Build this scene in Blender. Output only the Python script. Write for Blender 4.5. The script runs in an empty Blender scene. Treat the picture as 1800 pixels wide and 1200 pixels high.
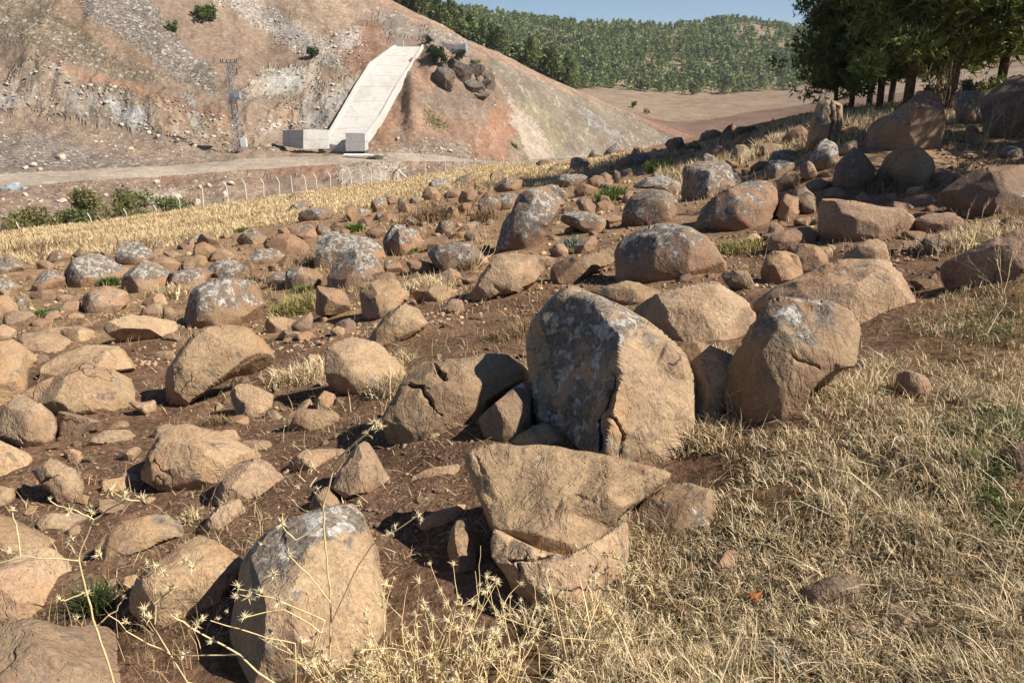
import bpy, math, random
import numpy as np
from mathutils import Vector, Matrix
from mathutils.geometry import delaunay_2d_cdt

random.seed(7)
RNG = np.random.default_rng(7)
scene = bpy.context.scene
COL = scene.collection

# ---------------------------------------------------------------- camera, sky, sun
F_PX, PITCH = 1400.0, math.atan(470.0 / 1400.0)      # picture units of the 1800 x 1200 photograph
CAM = np.array([0.0, 0.0, 0.0])                      # eye level is z = 0, the ground under it about -1.6
cam_data = bpy.data.cameras.new('camera')
cam_data.sensor_width, cam_data.lens = 36.0, 28.0
cam_data.clip_start, cam_data.clip_end = 0.05, 9000.0
cam = bpy.data.objects.new('camera', cam_data)
COL.objects.link(cam)
cam.rotation_euler = (math.pi / 2 - PITCH, 0, 0)
scene.camera = cam

SUN_AZ, SUN_EL = math.radians(106), math.radians(44)
SUN = np.array([math.sin(SUN_AZ) * math.cos(SUN_EL), math.cos(SUN_AZ) * math.cos(SUN_EL), math.sin(SUN_EL)])
world = bpy.data.worlds.new('World')
scene.world = world
world.use_nodes = True
wn = world.node_tree.nodes
sky = wn.new('ShaderNodeTexSky')
sky.sky_type = 'NISHITA'
sky.sun_disc = False
sky.sun_elevation, sky.sun_rotation = SUN_EL, SUN_AZ
sky.altitude, sky.air_density, sky.dust_density, sky.ozone_density = 1200, 0.85, 0.0, 5.0
wn['Background'].inputs[1].default_value = 0.06
world.node_tree.links.new(sky.outputs[0], wn['Background'].inputs[0])
sun_data = bpy.data.lights.new('sun', 'SUN')
sun_data.energy, sun_data.angle, sun_data.color = 5.0, math.radians(0.55), (1.0, 0.945, 0.86)
sun_ob = bpy.data.objects.new('sun', sun_data)
COL.objects.link(sun_ob)
sun_ob.rotation_euler = Vector(SUN).to_track_quat('Z', 'Y').to_euler()
scene.view_settings.view_transform = 'Standard'
scene.view_settings.look = 'None'
scene.view_settings.exposure = 0.72
scene.view_settings.gamma = 1.0
scene.view_settings.use_curve_mapping = False
scene.cycles.max_bounces = 5
scene.cycles.diffuse_bounces = 2
scene.cycles.transparent_max_bounces = 6

# ---------------------------------------------------------------- small helpers
SP, CP = math.sin(PITCH), math.cos(PITCH)
def rays(px, py):
    u = (np.asarray(px, float) - 900) / F_PX
    v = (np.asarray(py, float) - 600) / F_PX
    return np.stack([u + 0 * v, CP - v * SP + 0 * u, -SP - v * CP + 0 * u], -1)
def project(p):
    p = np.asarray(p, float)
    d = p[..., 1] * CP - p[..., 2] * SP
    d = np.where(d < 0.01, 0.01, d)
    up = p[..., 1] * SP + p[..., 2] * CP
    return 900 + F_PX * p[..., 0] / d, 600 - F_PX * up / d
def lin(r, g, b, k=1.0):
    f = lambda c: (c / 255 / 12.92) if c <= 10 else ((c / 255 + .055) / 1.055) ** 2.4
    return np.array([f(r) * k, f(g) * k, f(b) * k])
def smooth(a, b, x):
    t = np.clip((x - a) / (b - a), 0, 1)
    return t * t * (3 - 2 * t)
def vnoise(p, seed=0):
    """value noise in -1..1 at points p (N,3)"""
    p = np.atleast_2d(np.asarray(p, float))
    i = np.floor(p).astype(np.int64)
    f = p - i
    f = f * f * f * (f * (f * 6 - 15) + 10)
    def hsh(dx, dy, dz):
        n = ((i[..., 0] + dx) * 374761393 + (i[..., 1] + dy) * 668265263 + (i[..., 2] + dz) * 2147483647 + seed * 974634777) & 0xffffffff
        n = ((n ^ (n >> 13)) * 1274126177) & 0xffffffff
        n = ((n ^ (n >> 16)) * 2246822519) & 0xffffffff
        return ((n ^ (n >> 15)) & 0xffff) / 32767.5 - 1
    r = 0
    for dx in (0, 1):
        for dy in (0, 1):
            for dz in (0, 1):
                w = (f[..., 0] if dx else 1 - f[..., 0]) * (f[..., 1] if dy else 1 - f[..., 1]) * (f[..., 2] if dz else 1 - f[..., 2])
                r = r + w * hsh(dx, dy, dz)
    return r
def fbm(p, octaves=4, seed=0, gain=.5):
    r, a, s = 0, 1.0, 0
    p = np.asarray(p, float)
    for k in range(octaves):
        r = r + a * vnoise(p * 2 ** k + 17.3 * k, seed + k)
        s += a
        a *= gain
    return r / s
def in_poly(x, y, poly):
    poly = np.asarray(poly, float)
    r = np.zeros(np.shape(x), bool)
    n = len(poly)
    for k in range(n):
        (x1, y1), (x2, y2) = poly[k], poly[(k + 1) % n]
        c = ((y1 > y) != (y2 > y))
        r ^= c & (x < (x2 - x1) * (y - y1) / (y2 - y1 + 1e-12) + x1)
    return r
def mesh_np(name, v, tris=None, quads=None, smooth_shade=True):
    me = bpy.data.meshes.new(name)
    v = np.ascontiguousarray(v, np.float32)
    parts, n = [], []
    if tris is not None and len(tris):
        parts.append(np.asarray(tris, np.int32).ravel()); n.append(np.full(len(tris), 3, np.int32))
    if quads is not None and len(quads):
        parts.append(np.asarray(quads, np.int32).ravel()); n.append(np.full(len(quads), 4, np.int32))
    idx, cnt = np.concatenate(parts), np.concatenate(n)
    me.vertices.add(len(v)); me.vertices.foreach_set('co', v.ravel())
    me.loops.add(len(idx)); me.loops.foreach_set('vertex_index', idx)
    me.polygons.add(len(cnt))
    me.polygons.foreach_set('loop_start', np.concatenate([[0], np.cumsum(cnt)[:-1]]).astype(np.int32))
    me.polygons.foreach_set('use_smooth', np.full(len(cnt), smooth_shade))
    me.update(calc_edges=True)
    return me
def set_col(me, rgb, name='Col'):
    a = me.attributes.new(name, 'FLOAT_COLOR', 'POINT')
    c = np.ones((len(me.vertices), 4), np.float32)
    c[:, :3] = rgb
    a.data.foreach_set('color', c.ravel())
def set_float(me, x, name):
    a = me.attributes.new(name, 'FLOAT', 'POINT')
    a.data.foreach_set('value', np.ascontiguousarray(x, np.float32))
def link(name, me, mat=None, parent=None, loc=None):
    o = bpy.data.objects.new(name, me)
    COL.objects.link(o)
    if mat is not None and me is not None and not me.materials:
        me.materials.append(mat)
    if loc is not None:
        o.location = loc
    if parent is not None:
        o.parent = parent
    return o
def tag(o, label=None, cat=None, group=None, kind=None):
    if label: o['label'] = label
    if cat: o['category'] = cat
    if group: o['group'] = group
    if kind: o['kind'] = kind
    return o
def tube(points, radii, sides=5, cap=True):
    """tapered tube along points -> verts, quads"""
    pts = np.asarray(points, float)
    n = len(pts)
    radii = np.broadcast_to(np.asarray(radii, float), (n,))
    tan = np.gradient(pts, axis=0)
    tan /= np.linalg.norm(tan, axis=1)[:, None] + 1e-12
    ref = np.array([0, 0, 1.0]) if abs(tan[0, 2]) < .9 else np.array([1.0, 0, 0])
    a = np.cross(tan, ref); a /= np.linalg.norm(a, axis=1)[:, None] + 1e-12
    b = np.cross(tan, a)
    th = np.arange(sides) * 2 * np.pi / sides
    v = pts[:, None] + radii[:, None, None] * (np.cos(th)[None, :, None] * a[:, None] + np.sin(th)[None, :, None] * b[:, None])
    q = []
    for i in range(n - 1):
        for k in range(sides):
            k2 = (k + 1) % sides
            q.append((i * sides + k, i * sides + k2, (i + 1) * sides + k2, (i + 1) * sides + k))
    return v.reshape(-1, 3), np.array(q, int)
class Geo:
    def __init__(s): s.v, s.t, s.q, s.c, s.n = [], [], [], [], 0
    def add(s, v, tris=None, quads=None, col=None):
        v = np.asarray(v, float).reshape(-1, 3)
        if tris is not None and len(tris): s.t.append(np.asarray(tris, int) + s.n)
        if quads is not None and len(quads): s.q.append(np.asarray(quads, int) + s.n)
        s.v.append(v); s.n += len(v)
        s.c.append(np.broadcast_to(np.array([1, 1, 1.]) if col is None else np.asarray(col, float), (len(v), 3)))
    def tube(s, pts, r, sides=5, col=None):
        v, q = tube(pts, r, sides); s.add(v, quads=q, col=col)
    def box(s, c, size, rot=None, col=None):
        v = np.array([[x, y, z] for x in (-.5, .5) for y in (-.5, .5) for z in (-.5, .5)]) * np.asarray(size, float)
        if rot is not None: v = v @ np.asarray(rot).T
        s.add(v + np.asarray(c, float), quads=[(0, 1, 3, 2), (4, 6, 7, 5), (0, 4, 5, 1), (2, 3, 7, 6), (0, 2, 6, 4), (1, 5, 7, 3)], col=col)
    def mesh(s, name, smooth_shade=False, origin=None):
        v = np.concatenate(s.v)
        if origin is not None: v = v - np.asarray(origin)
        me = mesh_np(name, v, np.concatenate(s.t) if s.t else None, np.concatenate(s.q) if s.q else None, smooth_shade)
        set_col(me, np.concatenate(s.c))
        return me

# ---------------------------------------------------------------- node helper
class NT:
    def __init__(s, name):
        s.m = bpy.data.materials.new(name); s.m.use_nodes = True
        s.t = s.m.node_tree; s.t.nodes.clear()
        s.out = s.t.nodes.new('ShaderNodeOutputMaterial')
        s.b = s.t.nodes.new('ShaderNodeBsdfPrincipled')
        s.t.links.new(s.b.outputs[0], s.out.inputs[0])
        s.b.inputs['Specular IOR Level'].default_value = .2
        s.b.inputs['Roughness'].default_value = .9
    def n(s, typ, **kw):
        o = s.t.nodes.new(typ)
        for k, v in kw.items(): setattr(o, k, v)
        return o
    def l(s, a, b): s.t.links.new(a, b)
    def val(s, sock, v):
        if hasattr(v, 'is_output') or isinstance(v, bpy.types.NodeSocket): s.l(v, sock)
        else: sock.default_value = v
    def attr(s, name, typ='GEOMETRY', out=2):
        return s.n('ShaderNodeAttribute', attribute_name=name, attribute_type=typ).outputs[out]
    def noise(s, vec, scale, detail=4, rough=.55, dist=0, dim='3D'):
        o = s.n('ShaderNodeTexNoise', noise_dimensions=dim)
        if vec is not None: s.l(vec, o.inputs['Vector'])
        o.inputs['Scale'].default_value = scale; o.inputs['Detail'].default_value = detail
        o.inputs['Roughness'].default_value = rough; o.inputs['Distortion'].default_value = dist
        return o.outputs[0]
    def math(s, op, a, b=0.0, c=None, clamp=False):
        o = s.n('ShaderNodeMath', operation=op, use_clamp=clamp)
        s.val(o.inputs[0], a); s.val(o.inputs[1], b)
        if c is not None: s.val(o.inputs[2], c)
        return o.outputs[0]
    def ramp(s, x, lo, hi, a=0.0, b=1.0):
        o = s.n('ShaderNodeMapRange', interpolation_type='SMOOTHSTEP')
        s.val(o.inputs[0], x); s.val(o.inputs[1], lo); s.val(o.inputs[2], hi); s.val(o.inputs[3], a); s.val(o.inputs[4], b)
        return o.outputs[0]
    def mix(s, f, a, b, mode='MIX'):
        o = s.n('ShaderNodeMix', data_type='RGBA', blend_type=mode)
        s.val(o.inputs[0], f)
        for sock, v in ((o.inputs[6], a), (o.inputs[7], b)):
            if isinstance(v, (tuple, list, np.ndarray)): sock.default_value = (float(v[0]), float(v[1]), float(v[2]), 1)
            else: s.val(sock, v)
        return o.outputs[2]
    def scale_col(s, col, f):
        o = s.n('ShaderNodeVectorMath', operation='SCALE')
        s.l(col, o.inputs[0]); s.val(o.inputs['Scale'], f)
        return o.outputs[0]
    def bump(s, h, strength, dist, normal=None):
        o = s.n('ShaderNodeBump')
        s.l(h, o.inputs['Height']); o.inputs['Strength'].default_value = strength; o.inputs['Distance'].default_value = dist
        if normal is not None: s.l(normal, o.inputs['Normal'])
        return o.outputs[0]
    def mapping(s, vec, scale=(1, 1, 1), rot=(0, 0, 0)):
        o = s.n('ShaderNodeMapping')
        s.l(vec, o.inputs[0]); o.inputs['Scale'].default_value = scale; o.inputs['Rotation'].default_value = rot
        return o.outputs[0]
    def vor(s, vec, scale, feature='F1', out=0, rand=1.0):
        o = s.n('ShaderNodeTexVoronoi', feature=feature)
        s.l(vec, o.inputs['Vector']); o.inputs['Scale'].default_value = scale
        o.inputs['Randomness'].default_value = rand
        return o.outputs[out]
    def pos(s): return s.n('ShaderNodeNewGeometry').outputs['Position']
    def objco(s): return s.n('ShaderNodeTexCoord').outputs['Object']

# ---------------------------------------------------------------- the land: one height field lofted over semantic lines
def P(px, py, y):                       # a spot seen at px, py that lies y metres ahead
    d = rays(px, py)
    return (d[0] / d[1], y, d[2] / d[1] * y)
def Q(px, y, z):                        # hidden spot: azimuth, distance ahead, height
    return ((px - 900) / F_PX / 1.02, y, z)
LINES = [
    [Q(-600, .3, -1.62), Q(900, .3, -1.58), Q(2600, .3, -1.45)],
    [P(0, 1200, 2.3), P(450, 1200, 2.15), P(900, 1200, 1.95), P(1300, 1200, 1.75), P(1800, 1200, 1.6)],
    [P(0, 980, 3.25), P(450, 900, 3.4), P(900, 830, 3.3), P(1150, 820, 3.25), P(1400, 770, 3.05), P(1800, 740, 2.9)],
    [P(0, 720, 5.6), P(400, 700, 5.7), P(800, 610, 6), P(1150, 570, 6), P(1500, 560, 5.4), P(1800, 500, 5.3)],
    [P(0, 560, 10.5), P(400, 530, 11.5), P(750, 480, 11.5), P(1100, 440, 10.5), P(1500, 410, 9.5), P(1800, 370, 9)],
    [P(0, 470, 19), P(300, 430, 22), P(600, 375, 26), P(850, 335, 28), P(1100, 300, 28), P(1300, 270, 24), P(1500, 220, 20), P(1800, 230, 18)],
    [P(0, 425, 34), P(300, 385, 42), P(600, 340, 50), P(850, 305, 50), P(1000, 288, 50), P(1200, 250, 48), P(1350, 215, 42), P(1500, 190, 36), P(1800, 170, 33)],
    [P(0, 408, 44), P(200, 386, 55), P(450, 352, 68), P(700, 318, 88), P(850, 297, 108), Q(1000, 135, -14.2), Q(1200, 150, -13.6), Q(1350, 120, -9), Q(1500, 90, -5), Q(1800, 80, -3)],
    [Q(0, 68, -13.3), Q(300, 82, -14.2), Q(600, 95, -14), Q(700, 103, -13.8), Q(850, 118, -14.2), Q(1000, 148, -15.5), Q(1200, 175, -16.5), Q(1350, 160, -14), Q(1500, 130, -10), Q(1800, 120, -7)],
    [P(0, 330, 90), P(300, 308, 103), P(450, 297, 109), P(600, 288, 114), P(700, 284, 119), P(850, 285, 126), P(1000, 277, 152), Q(1200, 190, -16.5), Q(1350, 200, -16), Q(1500, 190, -14), Q(1800, 180, -11)],
    [P(0, 308, 98), P(300, 290, 109), P(450, 279, 116), P(600, 273, 121), P(700, 269, 125), P(850, 282.5, 128.5), P(1000, 275, 154), Q(1200, 193, -16.4), Q(1350, 204, -16), Q(1500, 194, -14), Q(1800, 184, -11)],
    [P(0, 198, 122), P(150, 215, 122), P(300, 238, 122), P(420, 262, 121), P(500, 258, 125), P(620, 262, 126.5), P(655, 256, 126), P(700, 257, 127), P(850, 270, 131), P(1000, 268, 156), P(1200, 243, 200), Q(1350, 215, -16.5), Q(1500, 205, -14), Q(1800, 190, -11)],
    [P(0, 115, 130), P(60, 100, 130), P(150, 130, 130), P(300, 175, 128), P(420, 190, 129), P(500, 185, 134), P(600, 172, 137.5), P(665, 172, 139), P(703, 176, 138.4), P(724, 170, 136.2), P(760, 188, 138), P(850, 180, 146), P(900, 200, 150), P(1000, 225, 165), P(1100, 235, 185), P(1220, 241, 212), Q(1350, 230, -17), Q(1500, 215, -14), Q(1800, 200, -11)],
    [P(0, 0, 140), P(150, 0, 142), P(300, 60, 142), P(420, 90, 144), P(480, 115, 144), P(600, 82, 150), P(690, 82, 152), P(735, 84, 152), P(752, 90, 149), P(820, 100, 158), P(900, 130, 165), P(1000, 180, 178), P(1100, 215, 195), P(1220, 239, 215), Q(1350, 250, -18), Q(1500, 230, -14), Q(1800, 215, -11)],
    [P(0, -150, 175), P(300, -120, 180), P(600, -30, 195), P(680, 0, 200), P(760, 40, 198), P(860, 88, 192), P(1000, 152, 196), P(1100, 195, 206), P(1220, 240, 219), Q(1350, 270, -19), Q(1500, 260, -15), Q(1800, 240, -11)],
    [Q(0, 230, 34), Q(600, 250, 20), Q(760, 260, 9), Q(860, 270, 0), Q(1000, 290, -10), P(1100, 200, 300), P(1220, 212, 310), P(1350, 200, 330), Q(1500, 330, -9), Q(1800, 320, -4)],
    [Q(0, 330, 40), Q(600, 400, 20), Q(860, 430, -8), P(1000, 158, 450), P(1100, 160, 470), P(1200, 168, 480), P(1400, 160, 500), P(1500, 150, 480), P(1800, 150, 420)],
    [Q(0, 450, 70), Q(600, 500, 45), P(860, 70, 560), P(1000, 90, 600), P(1200, 90, 620), P(1400, 85, 640), P(1500, 90, 620), Q(1800, 560, 20)],
    [Q(0, 700, 100), Q(500, 700, 70), P(700, 20, 700), P(850, 30, 720), P(1000, 50, 760), P(1100, 57, 780), P(1200, 52, 800), P(1300, 44, 800), P(1400, 58, 800), P(1500, 70, 800), P(1800, 90, 780)],
    [Q(0, 1100, 90), Q(850, 1100, 40), P(1000, 52, 1200), P(1100, 46, 1200), P(1180, 60, 1200), Q(1400, 1150, 30), Q(1800, 1150, 20)],
    [Q(-600, 2600, 0), Q(2600, 2600, 0)],
]
UT = np.linspace(-1.7, 1.7, 1361)
def pchip_slopes(x, y):
    h = np.diff(x, axis=0); d = np.diff(y, axis=0) / h
    m = np.zeros_like(y)
    a, b = d[:-1], d[1:]
    w1, w2 = 2 * h[1:] + h[:-1], h[1:] + 2 * h[:-1]
    ok = a * b > 0
    with np.errstate(divide='ignore', invalid='ignore'):
        hm = (w1 + w2) / (w1 / a + w2 / b)
    m[1:-1] = np.where(ok, hm, 0)
    m[0], m[-1] = d[0], d[-1]
    return m
def hermite(x0, x1, y0, y1, m0, m1, x):
    h = x1 - x0; t = np.clip((x - x0) / h, 0, 1)
    return (2*t**3 - 3*t**2 + 1) * y0 + (t**3 - 2*t**2 + t) * h * m0 + (-2*t**3 + 3*t**2) * y1 + (t**3 - t**2) * h * m1
def curve_on(us, vs, u):
    us, vs = np.array(us)[:, None], np.array(vs)[:, None]
    m = pchip_slopes(us, vs)[:, 0] if len(us) > 2 else np.zeros(len(us))
    us, vs = us[:, 0], vs[:, 0]
    k = np.clip(np.searchsorted(us, u) - 1, 0, len(us) - 2)
    uu = np.clip(u, us[0], us[-1])
    return hermite(us[k], us[k+1], vs[k], vs[k+1], m[k], m[k+1], uu)
YK = np.array([curve_on([p[0] for p in L], [p[1] for p in L], UT) for L in LINES])
ZK = np.array([curve_on([p[0] for p in L], [p[2] for p in L], UT) for L in LINES])
for k in range(1, len(YK)):
    YK[k] = np.maximum(YK[k], YK[k-1] + .4)
MK = pchip_slopes(YK, ZK)
NL = len(LINES)
def base_h(x, y):
    x, y = np.asarray(x, float), np.asarray(y, float)
    shp = np.broadcast(x, y).shape
    x, y = np.broadcast_to(x, shp).ravel(), np.broadcast_to(y, shp).ravel()
    ys = np.maximum(y, .3)
    fu = (np.clip(x / ys, UT[0], UT[-1]) - UT[0]) / (UT[1] - UT[0])
    i0 = np.clip(fu.astype(int), 0, len(UT) - 2); w = fu - i0
    def col(A, k): return A[k, i0] * (1 - w) + A[k, i0 + 1] * w
    seg = np.zeros(len(ys), int)
    for k in range(1, NL - 1):
        seg += ys > col(YK, k)
    z = hermite(col(YK, seg), col(YK, seg + 1), col(ZK, seg), col(ZK, seg + 1), col(MK, seg), col(MK, seg + 1), ys)
    return z.reshape(shp)
def line_y(k, u): return np.interp(u, UT, YK[k])
def line_z(k, u): return np.interp(u, UT, ZK[k])
def relief(x, y):
    x, y = np.asarray(x, float), np.asarray(y, float)
    x, y = np.broadcast_arrays(x, y)
    shp = x.shape; x, y = x.ravel(), y.ravel()
    r = np.zeros(len(x))
    def on(m, fn):
        if m.any(): r[m] += fn(x[m], y[m], np.stack([x[m], y[m], 0 * x[m]], -1))
    on(y < 42, lambda x, y, p: smooth(42, 25, y) * (fbm(p * 1.1, 3, 3) * .07 + fbm(p * 4.5, 3, 11) * .03 * smooth(16, 8, y)))
    u_ = x / np.maximum(y, .3)
    y8, y14 = line_y(8, u_), line_y(14, u_)
    def hill_(x, y, p):
        u = x / np.maximum(y, .3)
        f = smooth(-4, 6, y - line_y(8, u)) * smooth(6, -4, y - line_y(14, u))
        road = smooth(-1.5, .5, y - line_y(9, u)) * smooth(1.5, -.5, y - line_y(10, u))
        hill = fbm(p * .11, 4, 21) * .9 + fbm(p * .6, 4, 23) * .46
        face = smooth(-1, 1, y - line_y(11, u)) * smooth(3, -1, y - line_y(12, u)) * smooth(-.12, -.2, u)
        hill = hill + face * (1 - 2 * np.abs(fbm(p * np.array([.33, .16, 1]), 5, 29))) * .75
        near_chute = smooth(.022, .012, np.abs(u - np.interp(y, [124, 152], [-.21, -.122])))
        return f * (1 - .95 * road) * hill * (1 - .75 * smooth(-.03, .03, u)) * (1 - .9 * near_chute)
    on((y > y8 - 5) & (y < y14 + 7), hill_)
    on(y > 250, lambda x, y, p: smooth(250, 320, y) * fbm(p * .02, 4, 31) * 3.0 * smooth(1200, 900, y))
    on((y > 28) & (y < line_y(7, u_) + 2), lambda x, y, p: smooth(28, 40, y) * smooth(2, -2, y - line_y(7, x / y)) * fbm(p * .35, 3, 33) * .12)
    return r.reshape(shp)
def ground_h(x, y): return base_h(x, y) + relief(x, y)
_TS = np.concatenate([np.geomspace(.6, 30, 900), np.geomspace(30.2, 1200, 1400)])
def hit(px, py):
    """first ground point seen at picture spot px, py"""
    d = rays(px, py); d = d / d[1]
    p = d[None] * _TS[:, None]
    below = p[:, 2] < ground_h(p[:, 0], p[:, 1])
    k = int(np.argmax(below)) if below.any() else len(_TS) - 1
    a, b = _TS[max(k - 1, 0)], _TS[k]
    for _ in range(12):
        m = (a + b) / 2; q = d * m
        if q[2] < ground_h(q[0], q[1]): b = m
        else: a = m
    return d * b
_TB = np.geomspace(.6, 1200, 420)
def hit_fast(px, py):
    d = rays(px, py); d = d / d[1]
    zz = base_h(d[0] * _TB, _TB)
    below = d[2] * _TB < zz
    k = max(int(np.argmax(below)), 1) if below.any() else len(_TB) - 1
    e0, e1 = d[2] * _TB[k-1] - zz[k-1], d[2] * _TB[k] - zz[k]
    t = _TB[k-1] + (_TB[k] - _TB[k-1]) * (e0 / (e0 - e1 + 1e-9))
    return np.array([d[0] * t, t, float(ground_h(d[0] * t, t))])
def on_ground(x, y, dz=0): return np.array([x, y, float(ground_h(np.array([x]), np.array([y]))[0]) + dz])

# ---- colour of the land (albedo), patches of soil, scree, scars and rock faces
HBASE = lin(188, 164, 132)
def A(r, g, b): return (lin(r, g, b) * .78 + HBASE * .22) * .62
HILL_ZONES = [  # polygon of the patch, albedo, scree speckle, streak
    ([(-60,-60),(50,-30),(95,20),(150,60),(200,100),(300,145),(240,150),(130,105),(60,78),(-60,60)], A(142,123,92), .8, 0),
    ([(50,-40),(110,-40),(160,25),(240,85),(300,145),(200,98),(150,60),(95,20)], A(172,132,92), .2, .1),
    ([(100,-40),(235,-40),(285,20),(290,50),(320,70),(365,115),(382,160),(330,150),(285,130),(240,85),(190,55),(150,25)], A(130,123,116), 1, 0),
    ([(290,30),(380,40),(450,60),(540,100),(600,145),(520,140),(470,120),(400,140),(370,110),(325,75)], A(158,122,92), .1, .1),
    ([(310,-30),(400,10),(440,35),(480,70),(540,98),(610,130),(622,100),(570,70),(520,40),(470,10),(440,-40)], A(205,188,168), .9, 0),
    ([(470,10),(490,5),(535,60),(545,85),(520,78)], A(165,155,145), .6, 0),
    ([(470,-60),(690,-60),(640,20),(600,60),(560,62),(520,40)], A(193,155,115), .4, .2),
    ([(608,60),(680,30),(676,60),(690,72),(660,105),(630,130),(598,118)], A(172,108,68), .2, .3),
    ([(585,60),(625,50),(632,75),(610,90),(590,80)], A(215,200,185), .9, 0),
    ([(-60,175),(0,160),(20,115),(60,100),(115,112),(118,205),(0,188),(-60,185)], A(196,167,132), .3, .9),
    ([(-40,165),(20,160),(50,185),(0,190),(-40,190)], A(165,158,150), .3, 1),
    ([(112,150),(190,152),(240,168),(268,200),(266,230),(150,216),(110,200)], A(140,124,102), .2, .9),
    ([(120,152),(175,158),(172,180),(145,198),(125,180)], A(160,152,142), 0, 1),
    ([(185,165),(212,178),(214,208),(196,204)], A(200,205,198), 0, .7),
    ([(214,188),(245,190),(258,215),(248,228),(225,222)], A(170,175,178), 0, 1),
    ([(262,165),(330,190),(420,205),(440,255),(380,250),(270,232)], A(190,150,102), .1, .8),
    ([(320,165),(345,175),(368,240),(352,240)], A(190,185,172), 0, .8),
    ([(70,98),(150,122),(260,158),(330,186),(410,200),(395,212),(300,184),(200,152),(100,116)], A(180,116,68), 0, .2),
    ([(425,165),(440,135),(465,122),(560,112),(565,150),(540,168),(430,172)], A(200,182,152), .1, 1),
    ([(455,128),(535,118),(535,160),(470,165)], A(205,205,192), 0, .9),
    ([(430,172),(540,168),(600,140),(610,150),(540,180),(430,190)], A(165,136,104), .3, .1),
    ([(440,258),(470,195),(540,168),(620,128),(652,118),(600,215),(575,228),(497,230),(490,258)], A(172,148,120), .1, 1),
    ([(520,190),(620,150),(640,130),(590,225),(530,226)], A(172,166,154), .1, 1),
    ([(470,200),(520,185),(520,226),(480,226)], A(195,150,112), .1, 1),
    ([(-60,200),(150,218),(300,240),(420,262),(420,282),(300,292),(-60,315)], A(160,130,103), .25, .1),
    ([(-60,250),(90,240),(180,270),(300,284),(300,296),(-60,318)], A(140,126,115), .6, 0),
    ([(735,88),(770,110),(800,165),(900,180),(885,262),(700,268),(650,264),(690,190)], A(172,122,82), .15, .15),
    ([(800,160),(875,182),(865,228),(830,215),(715,178),(740,160)], A(148,120,100), .1, .2),
    ([(650,225),(700,205),(690,240),(655,262)], A(178,112,68), 0, .2),
    ([(700,250),(760,238),(830,255),(840,275),(700,275)], A(160,135,112), .7, 0),
    ([(868,178),(905,205),(893,290),(840,276),(826,258),(860,215)], A(190,118,72), 0, .4),
    ([(880,155),(930,200),(962,250),(990,292),(925,292),(900,215)], A(214,190,160), .1, .6),
    ([(840,92),(1000,155),(1240,246),(1240,275),(990,292),(955,245),(905,180),(880,150)], A(140,129,104), .1, .7),
    ([(905,180),(960,195),(1000,240),(985,285),(960,245)], A(172,158,112), 0, .8),
    ([(1000,170),(1060,205),(1130,255),(1080,255),(1020,205)], A(122,117,104), .2, .8),
    ([(1010,185),(1030,195),(1100,248),(1085,252)], A(185,178,165), .2, .6),
    ([(668,-8),(700,-2),(860,82),(1000,146),(1240,244),(1240,252),(1000,162),(850,100),(740,44),(668,16)], A(196,146,106), .1, .4),
    ([(1120,203),(1230,240),(1230,250),(1150,228)], A(180,102,62), 0, .2),
    ([(650,20),(690,16),(760,60),(830,72),(800,95),(740,75),(690,62)], A(158,144,126), .2, .9),
    ([(745,35),(830,75),(820,88),(760,72)], A(150,138,122), .3, 1),
]
BANK_ZONES = [
    ([(-60,330),(300,308),(380,302),(420,330),(300,370),(-60,420)], A(160,122,92), .4, .2),
    ([(270,312),(320,310),(350,330),(290,335)], A(165,110,70), 0, .3),
    ([(230,325),(330,335),(330,365),(240,345)], A(205,180,148), .4, .3),
    ([(380,300),(470,300),(470,345),(400,360)], A(192,150,110), .5, .3),
    ([(460,290),(620,286),(640,310),(560,318),(470,305)], A(170,105,70), .1, .3),
    ([(590,284),(712,280),(715,300),(690,325),(600,325)], A(205,182,152), .4, .6),
    ([(715,280),(810,285),(800,318),(720,318)], A(165,118,86), .3, .5),
    ([(800,285),(1000,275),(1000,300),(800,310)], A(170,152,130), .4, .3),
]
GRASS_POLY = [(980,1300),(1000,1090),(1060,1000),(1180,905),(1250,830),(1330,760),(1480,690),(1560,600),(1640,530),(1690,440),(1760,380),(2100,300),(4200,300),(4200,2600),(980,2600)]
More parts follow.
